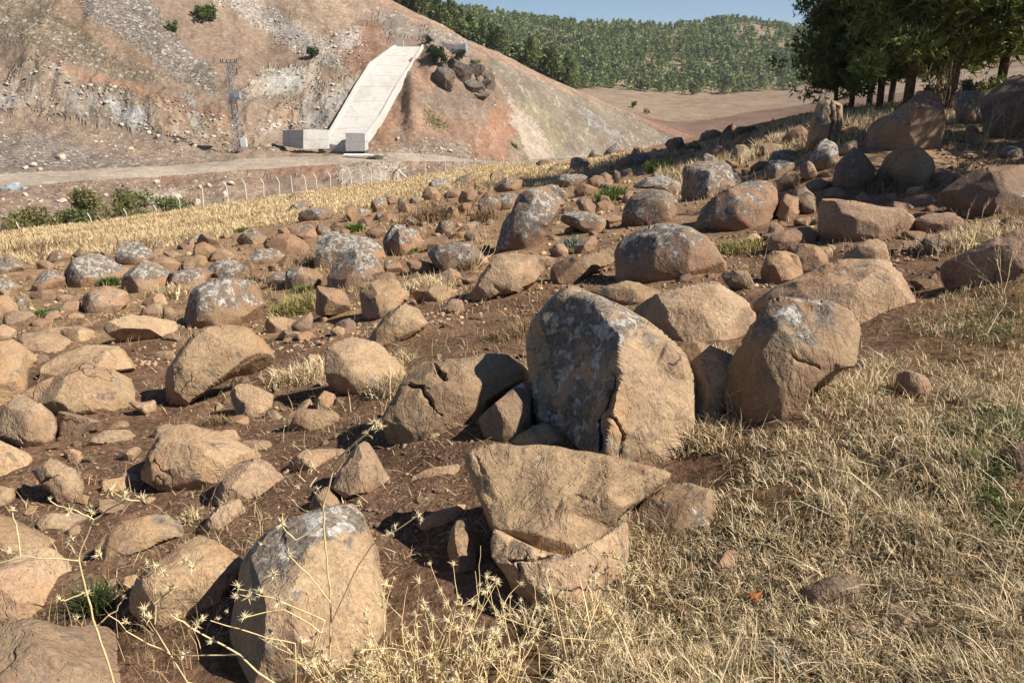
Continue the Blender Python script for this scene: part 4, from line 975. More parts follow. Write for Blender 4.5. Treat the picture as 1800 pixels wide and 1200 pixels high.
S('small pale peaked stone left of the large lichen slab', '1226,289 1232,267 1250,273 1273,286 1255,294', tint=.3, lich=.7, sharp=.8)
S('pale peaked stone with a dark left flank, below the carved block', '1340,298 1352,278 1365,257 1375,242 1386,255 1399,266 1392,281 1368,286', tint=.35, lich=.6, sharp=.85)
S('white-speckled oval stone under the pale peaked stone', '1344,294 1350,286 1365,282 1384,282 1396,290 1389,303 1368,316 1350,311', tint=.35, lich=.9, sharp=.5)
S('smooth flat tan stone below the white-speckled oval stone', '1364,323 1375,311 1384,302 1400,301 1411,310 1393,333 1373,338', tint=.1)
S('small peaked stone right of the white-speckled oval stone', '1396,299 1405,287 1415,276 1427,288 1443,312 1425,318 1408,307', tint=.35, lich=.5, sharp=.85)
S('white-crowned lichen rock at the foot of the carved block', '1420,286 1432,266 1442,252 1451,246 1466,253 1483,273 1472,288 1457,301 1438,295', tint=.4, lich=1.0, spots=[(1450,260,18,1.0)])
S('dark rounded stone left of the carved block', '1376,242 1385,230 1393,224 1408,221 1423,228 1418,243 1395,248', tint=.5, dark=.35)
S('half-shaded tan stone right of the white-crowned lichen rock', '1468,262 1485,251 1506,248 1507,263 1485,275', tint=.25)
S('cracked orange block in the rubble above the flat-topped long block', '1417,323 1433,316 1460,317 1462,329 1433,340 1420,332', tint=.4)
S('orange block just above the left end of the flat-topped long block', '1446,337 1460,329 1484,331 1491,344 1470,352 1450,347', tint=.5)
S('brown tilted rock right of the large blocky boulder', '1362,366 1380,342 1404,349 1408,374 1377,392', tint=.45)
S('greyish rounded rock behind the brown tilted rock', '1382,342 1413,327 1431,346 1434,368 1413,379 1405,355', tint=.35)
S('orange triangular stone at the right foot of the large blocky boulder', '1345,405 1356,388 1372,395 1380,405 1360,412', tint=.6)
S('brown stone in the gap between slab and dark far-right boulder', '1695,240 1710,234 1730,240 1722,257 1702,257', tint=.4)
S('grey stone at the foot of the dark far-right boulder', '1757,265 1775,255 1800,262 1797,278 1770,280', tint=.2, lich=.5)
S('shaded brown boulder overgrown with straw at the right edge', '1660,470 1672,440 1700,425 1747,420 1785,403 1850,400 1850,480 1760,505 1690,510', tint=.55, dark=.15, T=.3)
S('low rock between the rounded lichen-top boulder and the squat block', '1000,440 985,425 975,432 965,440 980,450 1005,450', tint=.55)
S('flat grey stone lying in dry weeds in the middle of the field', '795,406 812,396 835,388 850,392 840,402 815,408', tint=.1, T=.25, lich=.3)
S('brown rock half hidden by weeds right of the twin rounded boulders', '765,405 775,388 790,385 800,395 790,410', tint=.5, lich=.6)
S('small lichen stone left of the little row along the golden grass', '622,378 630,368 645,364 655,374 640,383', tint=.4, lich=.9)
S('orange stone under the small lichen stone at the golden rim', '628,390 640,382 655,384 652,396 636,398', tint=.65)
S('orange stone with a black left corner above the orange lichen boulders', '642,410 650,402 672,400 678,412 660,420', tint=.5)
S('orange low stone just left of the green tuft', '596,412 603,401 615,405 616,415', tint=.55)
S('orange rock in straw, right of the pale triangular stone', '715,460 735,458 755,462 770,470 765,480 730,482', tint=.6)
S('tan rock buried in straw below the orange rock', '725,515 740,502 770,500 800,512 790,528 745,532', tint=.05, sharp=.5)
S('wide brown stone at left between the tan oval rock and the flat-topped block', '100,585 120,575 140,573 165,582 160,600 125,602', tint=.3)
S('orange rock behind the tan oval rock at left', '60,590 75,578 120,574 130,585 100,592', tint=.45)
S('pale rock at the left edge above the tan oval rock', '-20,575 5,570 27,580 25,598 -20,600', tint=.25, sharp=.5)
S('flat orange stone in front of the grey-sided flat-topped block', '128,577 150,563 170,558 172,566 150,576', tint=.2, T=.25)
S('brown plate at left, just above the flat orange stone', '93,540 110,532 140,530 142,548 115,550', tint=.4, T=.25)
S('low brown stone left of the orange white-banded boulder, with dry grass on it', '113,515 125,508 135,510 138,518 120,520', tint=.3)
S('brown block above the left end of the long undercut slab', '240,555 255,540 285,530 290,545 282,556', tint=.25)
S('dark-sided little block at the right end of the long undercut slab', '285,555 287,540 300,540 313,553 300,560', tint=.25, keys=[(297,550,1)])
S('smooth brown stone below the ridged boulder\'s left end', '302,492 320,500 345,500 345,512 318,515 303,508', tint=.4)
S('white-edged flat stone beside the dome boulder', '287,443 300,440 318,443 320,450 300,453', tint=.0, T=.25, spots=[(303,446,20,.3)])
S('orange rock between dome boulder and the blocky tan-grey rock', '258,460 270,452 295,452 315,462 312,478 290,482', tint=.6)
# --- stones in the bare soil of the foreground
X = lambda label, outline, **k: rock('stone', label, outline, cat=SMALL, **k)
X('small tan stone below the long tilted slab\'s right end', '553,705 560,690 575,683 592,695 585,712 562,716', tint=.15)
X('pale pebble pair right of the low orange-tan stone', '608,752 620,748 625,758 612,762', tint=0)
X('small angular stone in the soil under the wedge\'s long pale top', '380,770 392,757 412,755 422,772 405,778', tint=.1)
X('brown flat stone right of the blocky tan rock', '180,757 195,742 220,740 228,748 205,757', tint=.3)
X('half-buried tan stone left of the wedge with the dark rough front', '260,775 275,752 295,745 310,752 285,775', tint=.1)
X('little rusty stone in the soil left of the barrel boulder\'s cap', '185,1032 190,1018 205,1018 207,1032 195,1037', tint=.15)
X('pale angular pebble above the oval boulder\'s left end', '212,1030 222,1012 240,1010 243,1028 228,1036', tint=.05)
X('round pebble in front of the flat pale slab', '110,935 122,925 140,922 145,932 130,942', tint=.1)
X('tan stone at the foot of the cracked whaleback', '750,775 758,760 772,758 777,770 765,780', tint=.1)
X('small stone in the soil below the cracked whaleback\'s left end', '700,798 706,780 717,777 717,788 708,798', tint=.2)
X('pale stone between the pale triangular stone and the rounded brown boulder', '690,625 697,617 705,620 702,627', tint=0)
X('brown lump in the soil right of the pale triangular stone', '780,540 795,525 812,528 815,545 795,552', tint=.5, dark=.2)
X('pale oval stone in the soil left of the pale triangular stone', '580,583 590,573 612,575 615,584 598,590', tint=.05)
X('small tan stone at the lower end of the overhanging slab', '835,460 842,450 858,452 858,465 845,470', tint=.15)

# --- the rest of the crowded field: rocks filling the gaps between the ones above
def fill_rocks(count, area, wlo, whi, label, group, sd0, tint=(.2, .7), asp=(.42, .72)):
    rf = random.Random(sd0); area = np.array(area, float); n = tries = 0
    while n < count and tries < 9000:
        tries += 1
        px, py = rf.uniform(area[:, 0].min(), area[:, 0].max()), rf.uniform(area[:, 1].min(), area[:, 1].max())
        if not in_poly(np.array([px]), np.array([py]), area)[0]: continue
        w = rf.uniform(wlo, whi) * (.55 + .45 * (py - area[:, 1].min()) / np.ptp(area[:, 1])); h = w * rf.uniform(*asp)
        box = [(px + dx * w * .42, py + dy * h * .42) for dx in (-1, 0, 1) for dy in (-1, 0, 1)]
        bx_, by_ = np.array([b[0] for b in box]), np.array([b[1] for b in box])
        cover = np.zeros(9, bool)
        for P0 in ROCK_POLYS:
            if P0[:, 0].max() > px - w and P0[:, 0].min() < px + w and P0[:, 1].max() > py - h and P0[:, 1].min() < py + h: cover |= in_poly(bx_, by_, P0)
        if cover.sum() > 3 or cover[4]: continue
        k = rf.randint(6, 9); a0 = rf.uniform(0, 6.28)
        pts = []
        for i in range(k):
            a = a0 + 6.283 * (i + rf.uniform(-.28, .28)) / k; r = rf.uniform(.8, 1.08)
            pts.append((px + math.cos(a) * r * w / 2, py + math.sin(a) * r * h / 2 * (.8 if math.sin(a) > 0 else 1)))
        rock('rock', label, ' '.join('%.1f,%.1f' % p for p in pts), cat=MEDIUM, group=group, tint=rf.uniform(*tint), dark=rf.choice([0, 0, 0, .12, .25]), lich=rf.choice([0, 0, 0, .45]) * (sd0 != 34), seed=sd0 * 100 + n, sharp=.6)
        n += 1
fill_rocks(56, [(-20,470),(120,450),(330,425),(520,395),(640,370),(860,420),(830,500),(560,590),(300,600),(-20,640)], 40, 104, 'brown rock wedged in the dense rubble on the left half of the field', 'rubble rocks of the left field', 31)
fill_rocks(30, [(660,360),(880,320),(1010,285),(1160,258),(1210,300),(1080,400),(1000,470),(880,470),(740,430)], 24, 62, 'brown rock in the dense rubble around the leaning lichen block', 'rubble rocks of the middle field', 32)
fill_rocks(40, [(1200,250),(1400,235),(1560,290),(1720,330),(1790,400),(1660,440),(1480,440),(1320,420),(1210,320)], 34, 84, 'brown rock in the jumbled heap on the rise below the pines', 'rubble rocks of the heap below the pines', 33)
fill_rocks(20, [(-20,640),(300,600),(560,600),(640,690),(540,860),(330,900),(60,900),(-20,880)], 36, 80, 'tan rock on the bare soil of the left foreground', 'rubble rocks of the foreground', 34, (.0, .3))

bank_soil()

# ---------------------------------------------------------------- plain materials
def simple(name, rgb, var=.15, scale=8., rough=.85, bump=.02, use_col=False, trans=0.):
    T = NT(name)
    p = T.objco()
    nz = T.noise(p, scale, 4, .6)
    base = T.attr('Col', out=0) if use_col else None
    if base is None:
        rgbn = T.n('ShaderNodeRGB'); rgbn.outputs[0].default_value = (*rgb, 1); base = rgbn.outputs[0]
    c = T.scale_col(base, T.ramp(nz, .3, .7, 1 - var, 1 + var))
    T.l(c, T.b.inputs['Base Color']); T.b.inputs['Roughness'].default_value = rough
    if bump: T.l(T.bump(nz, .5, bump), T.b.inputs['Normal'])
    if trans:
        tr = T.n('ShaderNodeBsdfTranslucent'); T.l(c, tr.inputs[0])
        mx = T.n('ShaderNodeMixShader'); mx.inputs[0].default_value = trans
        T.l(T.b.outputs[0], mx.inputs[1]); T.l(tr.outputs[0], mx.inputs[2]); T.l(mx.outputs[0], T.out.inputs[0])
    return T.m
def concrete(name, rgb):
    T = NT(name); p = T.pos()
    a = T.noise(T.mapping(p, (.5, .12, .5)), 1.0, 5, .6, .3); b = T.noise(p, 2.5, 5, .65)
    c = T.mix(T.ramp(a, .45, .7, 0, .4), rgb, (rgb[0] * .66, rgb[1] * .61, rgb[2] * .54))
    c = T.mix(T.ramp(T.noise(T.mapping(p, (1.6, 1.2, .12)), 1.0, 4, .6), .55, .72, 0, .35), c, (.30, .235, .17))
    c = T.scale_col(c, T.ramp(b, .3, .7, .9, 1.08))
    T.l(c, T.b.inputs['Base Color']); T.l(T.bump(b, .4, .03), T.b.inputs['Normal']); return T.m
M_CONC = concrete('concrete', (.55, .51, .45))
M_CONC2 = concrete('grey_concrete', (.50, .48, .445))
M_WHITE = simple('white_paint', (.72, .71, .68), .06, 3)
M_POST = simple('pale_concrete_post', (.60, .58, .54), .08, 6)
M_STEEL = simple('galvanised_steel', (.22, .22, .23), .15, 4, .5)
M_DARK = simple('dark_ceramic', (.05, .04, .04), .2, 4, .4)
M_BARK = simple('pine_bark', (.10, .062, .042), .45, 7, .95, .06)
M_TWIG = simple('dry_twig', (.30, .215, .12), .3, 20, .9, 0)
M_LEAF = simple('foliage', None, .25, 2.5, .7, 0, use_col=True, trans=.25)
M_STRAW = simple('dry_straw', None, .12, 9, .75, 0, use_col=True, trans=.2)
def W(px, py, y):
    d = rays(px, py); return d / d[1] * y
def empty(name, loc, label, cat, group=None):
    o = bpy.data.objects.new(name, None); COL.objects.link(o)
    o.location = loc; o.empty_display_size = .2
    return tag(o, label, cat, group)
def part(name, geo, mat, parent, smooth_shade=False):
    me = geo.mesh(name, smooth_shade, origin=np.array(parent.location))
    return link(name, me, mat, parent)
def subpart(name, geo, mat, parent, root, smooth_shade=False):
    me = geo.mesh(name, smooth_shade, origin=np.array(root.location))
    return link(name, me, mat, parent)
def prism(g, a, b, down):
    """strip between the lists a and b, thickened by the vector down"""
    a, b = np.asarray(a, float), np.asarray(b, float); n = len(a); dn = np.asarray(down, float)
    v = np.concatenate([a, b, a + dn, b + dn]); q = []
    for i in range(n - 1):
        q += [(i, i+1, n+i+1, n+i), (2*n+i, 3*n+i, 3*n+i+1, 2*n+i+1), (i, 2*n+i, 2*n+i+1, i+1), (n+i, n+i+1, 3*n+i+1, 3*n+i)]
    q += [(0, n, 3*n, 2*n), (n-1, 3*n-1, 4*n-1, 2*n-1)]
    g.add(v, quads=q)

# ---------------------------------------------------------------- concrete spillway chute on the hillside
ST = [(574, 250, 642, 240, 125.3), (600, 205, 668, 205, 131), (630, 152, 697, 152, 138.6), (655, 113, 720, 117, 144.8), (697, 82, 742, 82, 150.5)]
Lp = np.array([W(a, b, y) for a, b, c, d, y in ST]); Rp = np.array([W(c, d, y) for a, b, c, d, y in ST])
up = np.array([0, 0, 1.0])
chute = empty('spillway', Lp[0], 'long pale concrete spillway chute running down the quarried hillside', 'spillway')
for i in range(len(ST) - 1):
    for t in range(2):
        g = Geo()
        a0, a1 = Lp[i] + (Lp[i+1] - Lp[i]) * t / 2, Lp[i] + (Lp[i+1] - Lp[i]) * (t + .985) / 2
        b0, b1 = Rp[i] + (Rp[i+1] - Rp[i]) * t / 2, Rp[i] + (Rp[i+1] - Rp[i]) * (t + .985) / 2
        prism(g, [a0, a1], [b0, b1], -1.6 * up)
        part('floor_slab', g, M_CONC, chute)
g = Geo(); o_ = np.array([.45, 0, 0]); prism(g, Rp + .35 * up - .02 * o_, Rp + .35 * up + .5 * o_, -.8 * up); part('side_wall', g, M_CONC, chute)
g = Geo(); prism(g, Lp + .25 * up - 1.2 * o_, Lp + .25 * up, -2.4 * up); part('side_wall', g, M_CONC, chute)
apron = Geo(); prism(apron, [W(570, 252, 124.6), W(574, 249, 125.2)], [W(642, 262, 123.4), W(643, 239, 125.2)], -2 * up); part('apron', apron, M_CONC, chute)
for k in range(2):
    g = Geo(); y_ = 121.6
    a, b = W(607, 234 + 16 * k, y_), W(641, 234 + 16 * k, y_)
    h_ = (W(607, 250, y_) - W(607, 234, y_))[2] * .985
    prism(g, [a, b], [a + [0, 3, 0], b + [0, 3, 0]], up * h_); part('end_pier_panel', g, M_CONC2, chute)
g = Geo(); prism(g, [W(697, 69, 152), W(709, 71, 152)], [W(697, 69, 152) + [0, .5, 0], W(709, 71, 152) + [0, .5, 0]], -1.6 * up); part('top_pier', g, M_CONC, chute)
wing = empty('retaining_wall', W(533, 260, 120.5), 'angled concrete retaining wall left of the spillway foot', 'wall')
cor = [(497, 229, 257, 123.5), (533, 228, 262.5, 120.5), (577, 229, 262, 123.6)]
for i in range(2):
    for k in range(2):
        g = Geo()
        pa, pb = cor[i], cor[i + 1]
        def z_at(c, f): return W(c[0], c[1] + (c[2] - c[1]) * f, c[3])
        a, b = z_at(pa, .5 * k), z_at(pb, .5 * k); a2, b2 = z_at(pa, .5 * k + .49), z_at(pb, .5 * k + .49)
        th = np.array([.1, .45, 0])
        v = np.array([a, b, b2, a2, a + th, b + th, b2 + th, a2 + th])
        if i: v[:4, 0] += .012
        g.add(v, quads=[(0, 3, 2, 1), (4, 5, 6, 7), (0, 1, 5, 4), (3, 7, 6, 2), (0, 4, 7, 3), (1, 2, 6, 5)])
        part('wall_panel', g, M_CONC2, wing)
ww = empty('white_wall', W(800, 88, 156), 'short white wall at the hilltop behind dark green bushes', 'wall')
g = Geo(); wa, wb, wc = W(774, 74, 158), W(800, 79, 156.5), W(818, 77, 156)
prism(g, [wa, wb, wc], [wa + [0, .4, 0], wb + [0, .4, 0], wc + [0, .4, 0]], -1.35 * up); part('wall_body', g, M_WHITE, ww)
g = Geo(); prism(g, [wc + [-.02, -.03, .1], wc + [.35, -.03, .1]], [wc + [-.02, .5, .1], wc + [.35, .5, .1]], -1.6 * up); part('wall_end', g, M_WHITE, ww)

# pipes and scrap at the foot of the chute
for k, (xa, xb, yy) in enumerate([(604, 646, 266), (606, 650, 269), (605, 648, 272), (612, 656, 274)]):
    a, b = W(xa, yy, 119.6 - .15 * k), W(xb, yy + 1, 119.6 - .15 * k)
    a[2] = b[2] = float(ground_h(a[0], a[1])) + .3
    g = Geo(); g.tube([a, b], .17, 8)
    o = link('pipe', g.mesh('pipe', True, origin=a), M_WHITE, loc=a)
    tag(o, 'pale pipe lying in a stack at the foot of the spillway', 'pipe', 'pale pipes stacked at the spillway foot')
sc0 = W(661, 270, 119.2); sc0[2] = float(ground_h(sc0[0], sc0[1]))
g = Geo()
for k in range(34):
    c = sc0 + np.array([random.uniform(-1.2, 1.3), random.uniform(-.5, .5), random.uniform(.05, .45)])
    d_ = np.array([random.uniform(-1, 1), random.uniform(-.3, .3), random.uniform(-.25, .3)])
    g.tube([c - d_ * .7, c + d_ * .7], .035, 4)
o = link('scrap_heap', g.mesh('scrap_heap', origin=sc0), M_DARK, loc=sc0); tag(o, 'dark tangle of scrap bars beside the stacked pale pipes', 'scrap heap')

# ---------------------------------------------------------------- lattice pylon with its transformer
base = hit(419, 268); k_ = np.linalg.norm(base) / F_PX
py_root = empty('power_pylon', base, 'grey lattice power pylon with a transformer platform by the dirt road', 'pylon')
H = 134 * k_ / CP * .97
def pw(dx, dz, dy=0.): return base + np.array([dx, dy, dz])
wb_, wt_ = .55, .28
for sx in (-1, 1):
    for sy in (-1, 1):
        g = Geo(); g.tube([pw(sx * wb_, -.3, sy * wb_), pw(sx * wt_, H, sy * wt_)], .055, 4); part('leg', g, M_STEEL, py_root)
g = Geo(); nb_ = 13
for i in range(nb_):
    z0, z1 = H * i / nb_, H * (i + 1) / nb_
    w0, w1 = wb_ + (wt_ - wb_) * i / nb_, wb_ + (wt_ - wb_) * (i + 1) / nb_
    for s in (-1, 1):
        g.tube([pw(-w0, z0, s * w0), pw(w1, z1, s * w1)], .032, 3); g.tube([pw(w0, z0, s * w0), pw(-w1, z1, s * w1)], .032, 3)
        g.tube([pw(s * w0, z0, -w0), pw(s * w1, z1, w1)], .032, 3)
part('lattice_brace', g, M_STEEL, py_root)
g = Geo(); g.box(pw(0, H), (2.5, .16, .16)); part('crossarm', g, M_STEEL, py_root)
for dx in (-1.15, -.85, -.3, .25, .85, 1.15):
    g = Geo(); g.tube([pw(dx, H + .08), pw(dx, H + .2), pw(dx, H + .3), pw(dx, H + .45)], [.05, .10, .06, .09], 7); part('insulator', g, M_DARK, py_root)
for q in range(3):
    g = Geo(); g.box(pw(.62, H - 1.0 - .3 * q), (.85, .08, .08)); ar = part('side_arm', g, M_STEEL, py_root)
    g = Geo(); g.tube([pw(1.0, H - .95 - .3 * q), pw(1.0, H - .7 - .3 * q)], .08, 6); subpart('insulator', g, M_DARK, ar, py_root)
zp = H * .60
g = Geo(); g.box(pw(.55, zp), (3.4, 1.2, .1)); part('platform', g, M_STEEL, py_root)
g = Geo()
for dx in np.linspace(-1.1, 2.2, 8): g.tube([pw(dx, zp, -.6), pw(dx, zp + .95, -.6)], .025, 4)
g.tube([pw(-1.1, zp + .95, -.6), pw(2.2, zp + .95, -.6)], .025, 4); part('railing', g, M_STEEL, py_root)
g = Geo(); g.box(pw(.55, zp + .55), (1.1, .75, .95)); tr_ = part('transformer', g, simple('transformer_paint', (.28, .33, .36), .1), py_root)
g = Geo()
for dx in (.25, .55, .85): g.tube([pw(dx, zp + 1.0), pw(dx, zp + 1.35)], [.07, .04], 6)
subpart('bushing', g, M_DARK, tr_, py_root)
g = Geo(); g.box(pw(1.05, 1.45, -.35), (.85, .5, 1.15)); part('cabinet', g, M_WHITE, py_root)

# ---------------------------------------------------------------- fence of bent concrete posts
POSTS = [(37,398,407),(105,391,402),(165,381,394),(226,373,385),(280,366,380),(317,353,372),(358,338,367),(402,320,360),(434,316,353),(464,314,350),(492,312,347),(515,309,341),(539,307,338),(558,305,335),(581,304,333),(602,303,330),(618,298,322),(636,297,321),(652,295,319),(668,294,318),(684,292,316),(698,292,313),(749,288,310),(784,288,309),(815,287,305),(852,283,299),(885,281,297),(910,282,294),(933,281,291),(975,276,288),(1014,270,282),(1161,247,262)]
f0 = None
for i, (x, yt, yb) in enumerate(POSTS):
    u = rays(x, yb)[0] / rays(x, yb)[1]
    yy = float(line_y(7, u)) + (13.0 if x < 300 else 6 if x < 330 else -2.0)
    b = np.array([u * yy, yy, float(ground_h(u * yy, yy))])
    if f0 is None:
        fence = empty('fence', b, 'long fence of white bent-topped concrete posts along the golden grass', 'fence')
        f0 = b
    px_, py_ = project(b)
    h_ = float(np.clip((py_ - yt) / F_PX * (b[1] * CP - b[2] * SP), 1.5, 2.6))
    if x < 330: h_ = float(np.clip(rays(x, yt)[2] / rays(x, yt)[1] * yy - b[2] + .3, .8, 2.6))
    lean_ = random.uniform(-.05, .05) + (-.1 if x < 300 else 0)
    g = Geo(); w_ = .048
    p1 = b + [lean_ * h_, 0, h_ * .78]; p2 = p1 + [-.24 * h_ * .6, .12, h_ * .22]
    if x in (358, 515, 602, 668, 749, 784, 815): p2 = p1 + [0.0, 0, h_ * .22]
    g.tube([b - [0, 0, .3], p1, p2], [w_, w_ * .85, w_ * .75], 4)
    part('fence_post', g, M_POST, fence)
    if x in (402, 698):
        for s in ((-1,) if x == 402 else (1, -.6)):
            g = Geo(); g.tube([b + [s * 1.35, .2, -.1], b + [0, 0, h_ * .8]], .07, 4); part('brace_post', g, M_POST, fence)

# ---------------------------------------------------------------- leafy plants
def leaf_cloud(g, n, sampler, size, cols, up_bias=.3, narrow=.45):
    c = sampler(n)
    d = RNG.normal(0, 1, (n, 3)); d[:, 2] += up_bias; d /= np.linalg.norm(d, axis=1)[:, None]
    s = np.cross(d, RNG.normal(0, 1, (n, 3))); s /= np.linalg.norm(s, axis=1)[:, None]
    L = size * RNG.uniform(.6, 1.3, n)
    a, b, t = c - s * (L * narrow * .5)[:, None], c + s * (L * narrow * .5)[:, None], c + d * L[:, None]
    v = np.stack([a, b, t], 1).reshape(-1, 3)
    k = RNG.uniform(0, 1, (n, 1)); cols = np.asarray(cols)
    cc = cols[0] * (1 - k) + cols[1] * k
    g.add(v, tris=np.arange(3 * n).reshape(-1, 3), col=np.repeat(cc, 3, 0))
def blob_sampler(centers, radii, shell=.55):
    centers, radii = np.asarray(centers, float), np.asarray(radii, float)
    def f(n):
        i = RNG.integers(0, len(centers), n)
        d = RNG.normal(0, 1, (n, 3)); d /= np.linalg.norm(d, axis=1)[:, None]
        r = shell + (1 - shell) * RNG.uniform(0, 1, n)
        return centers[i] + d * (r)[:, None] * radii[i]
    return f
GREEN = (np.array([.045, .075, .02]), np.array([.13, .16, .045]))
DGREEN = (np.array([.022, .04, .014]), np.array([.06, .085, .03]))
YGREEN = (np.array([.10, .13, .035]), np.array([.24, .24, .09]))
def bush(name, label, cat, px, py, w_px, h_px, cols, n=700, group=None, leaf=.16, y=None, blobs=9, stem_col=(.12, .08, .05)):
    b = hit(px, py) if y is None else on_ground(*W(px, py, y)[:2])
    k = np.linalg.norm(b) / F_PX
    w, h = w_px * k, h_px * k
    r = empty(name, b, label, cat, group)
    cs, rs = [], []
    for i in range(blobs):
        a = random.uniform(0, 6.28); q = random.uniform(.15, 1) ** .6
        zz = random.uniform(.2, .8)
        rad = random.uniform(.22, .36)
        cs.append(b + np.array([math.cos(a) * q * w * .36, math.sin(a) * q * w * .3, zz * h * .85])); rs.append([rad * w * .6, rad * w * .55, rad * h * .85])
    g = Geo(); leaf_cloud(g, n, blob_sampler(cs, rs), leaf * h, cols); part('foliage', g, M_LEAF, r)
    g = Geo()
    for c in cs[:6]: g.tube([b - [0, 0, .05 * h], (b + c) / 2 + [0, 0, .02 * h], c], [.03 * h, .02 * h, .008 * h], 4)
    part('stems', g, M_TWIG, r)
    return r
bush('bush', 'olive green bush leftmost of those behind the fence', 'bush', 60, 408, 100, 64, (np.array([.11, .12, .035]), np.array([.29, .235, .085])), 2600, leaf=.09, y=62)
bush('bush', 'tallest olive bush behind the fence, brown tinged at its top', 'bush', 190, 393, 100, 70, (np.array([.085, .11, .035]), np.array([.26, .22, .075])), 2800, leaf=.09, y=76)
bush('bush', 'low green bush behind the fence right of the tallest one', 'bush', 275, 379, 115, 52, (np.array([.09, .12, .035]), np.array([.24, .25, .085])), 2400, leaf=.11, y=80)
bush('bush', 'low green bush filling the gap between the leftmost and tallest bushes', 'bush', 122, 401, 80, 48, (np.array([.09, .12, .035]), np.array([.23, .23, .085])), 1500, leaf=.12, y=70)
bush('bush', 'bright green bush high on the scree slope', 'bush', 358, 38, 44, 28, GREEN, 700, leaf=.2)
bush('bush', 'tiny green bush below the bright one on the scree slope', 'bush', 303, 55, 18, 18, GREEN, 250, leaf=.25)
bush('bush', 'small dark bush on the brown slope left of the spillway', 'bush', 551, 102, 20, 20, DGREEN, 300, leaf=.25)
bush('bush', 'dark round bush nearest the top of the spillway', 'bush', 768, 112, 36, 34, DGREEN, 800, leaf=.18)
bush('bush', 'dark bush on top of the black rock outcrop', 'bush', 803, 106, 34, 20, DGREEN, 600, leaf=.2)
bush('bush', 'small dark bush above the round one by the spillway top', 'bush', 755, 77, 18, 14, DGREEN, 260, leaf=.28)
bush('bush', 'little bush at the right shoulder of the rock outcrop', 'bush', 838, 117, 26, 12, GREEN, 300, leaf=.25)
bush('bush', 'lone small bush on the bare valley floor', 'bush', 1113, 190, 9, 14, GREEN, 120, leaf=.3)
bush('bush', 'low round bush on the bare valley floor right of the lone one', 'bush', 1136, 200, 14, 10, GREEN, 120, leaf=.3)

# ---------------------------------------------------------------- dark rock outcrop by the bushes
oc = hit(820, 165)
outcrop = empty('rock_outcrop', oc, 'dark craggy rock outcrop standing on the slope right of the spillway', 'rock outcrop')
M_ = dict(cat=None, parent=outcrop, D0=None, dark=.9, rough=3.4, tint=.4, sharp=.6, res=1.6, rim=.07, T=.85, lich=.45, cuts=5)
for q in ['763,140 765,118 778,108 790,114 797,130 792,150 778,158 768,152', '788,128 790,108 805,98 822,104 828,122 820,140 800,146', '805,150 808,132 825,120 845,128 848,148 835,160 815,160', '845,150 843,126 852,115 866,130 874,152 862,160', '822,118 832,106 848,110 855,124 845,135 828,132', '800,165 808,152 830,155 850,158 860,165 845,172 815,172', '782,118 790,104 806,100 812,112 800,122']:
    rock('rock', '', q, seed=len(ROCK_POLYS), **M_)
ro = random.Random(4)
for i in range(18):
    x, y, w = ro.uniform(770, 862), ro.uniform(108, 166), ro.uniform(12, 24)
    rock('rock', '', ' '.join('%.1f,%.1f' % (x + math.cos(a) * w * ro.uniform(.35, .6), y + math.sin(a) * w * ro.uniform(.35, .6)) for a in np.arange(7) * .9), seed=900 + i, **M_)

# ---------------------------------------------------------------- pale boulders and stones on the quarry slope
def lump(seed, sub=2, n_cut=7):
    import bmesh
    bm = bmesh.new(); bmesh.ops.create_icosphere(bm, subdivisions=sub, radius=1)
    rg = np.random.default_rng(seed)
    v = np.array([x.co[:] for x in bm.verts]); f = np.array([[x.index for x in t.verts] for t in bm.faces]); bm.free()
    v *= rg.uniform(.6, 1.15, 3)
    v = v * (1 + .16 * fbm(v * 1.6 + seed, 3, seed))[:, None]
    for _ in range(n_cut):
        pn = rg.normal(0, 1, 3); pn /= np.linalg.norm(pn)
        s = v @ pn; v = v - pn * np.maximum(s - rg.uniform(.42, .75), 0)[:, None]
    v = v * (1 + .03 * fbm(v * 5 + seed, 2, seed))[:, None]
    return v, f
LUMPS = []
for i in range(12):
    v, f = lump(100 + i, 3, 13)
    me = mesh_np('loose_stone', v, f); me.set_sharp_from_angle(angle=math.radians(22)); set_float(me, np.zeros(len(v)), 'lichen'); me.materials.append(M_ROCK); LUMPS.append(me)
M_PALE = simple('pale_limestone', (.50, .42, .31), .25, 2.0, .9, .08)
M_BLUE = simple('blue_grey_rock', (.30, .33, .34), .25, 2.0, .9, .08)
PALEM = []
for i in range(5):
    v, f = lump(300 + i, 2); me = mesh_np('slope_boulder', v, f, smooth_shade=False); me.materials.append(M_PALE); PALEM.append(me)
v, f = lump(333, 2); me = mesh_np('slope_boulder', v, f, smooth_shade=False); me.materials.append(M_BLUE); PALEM.append(me)
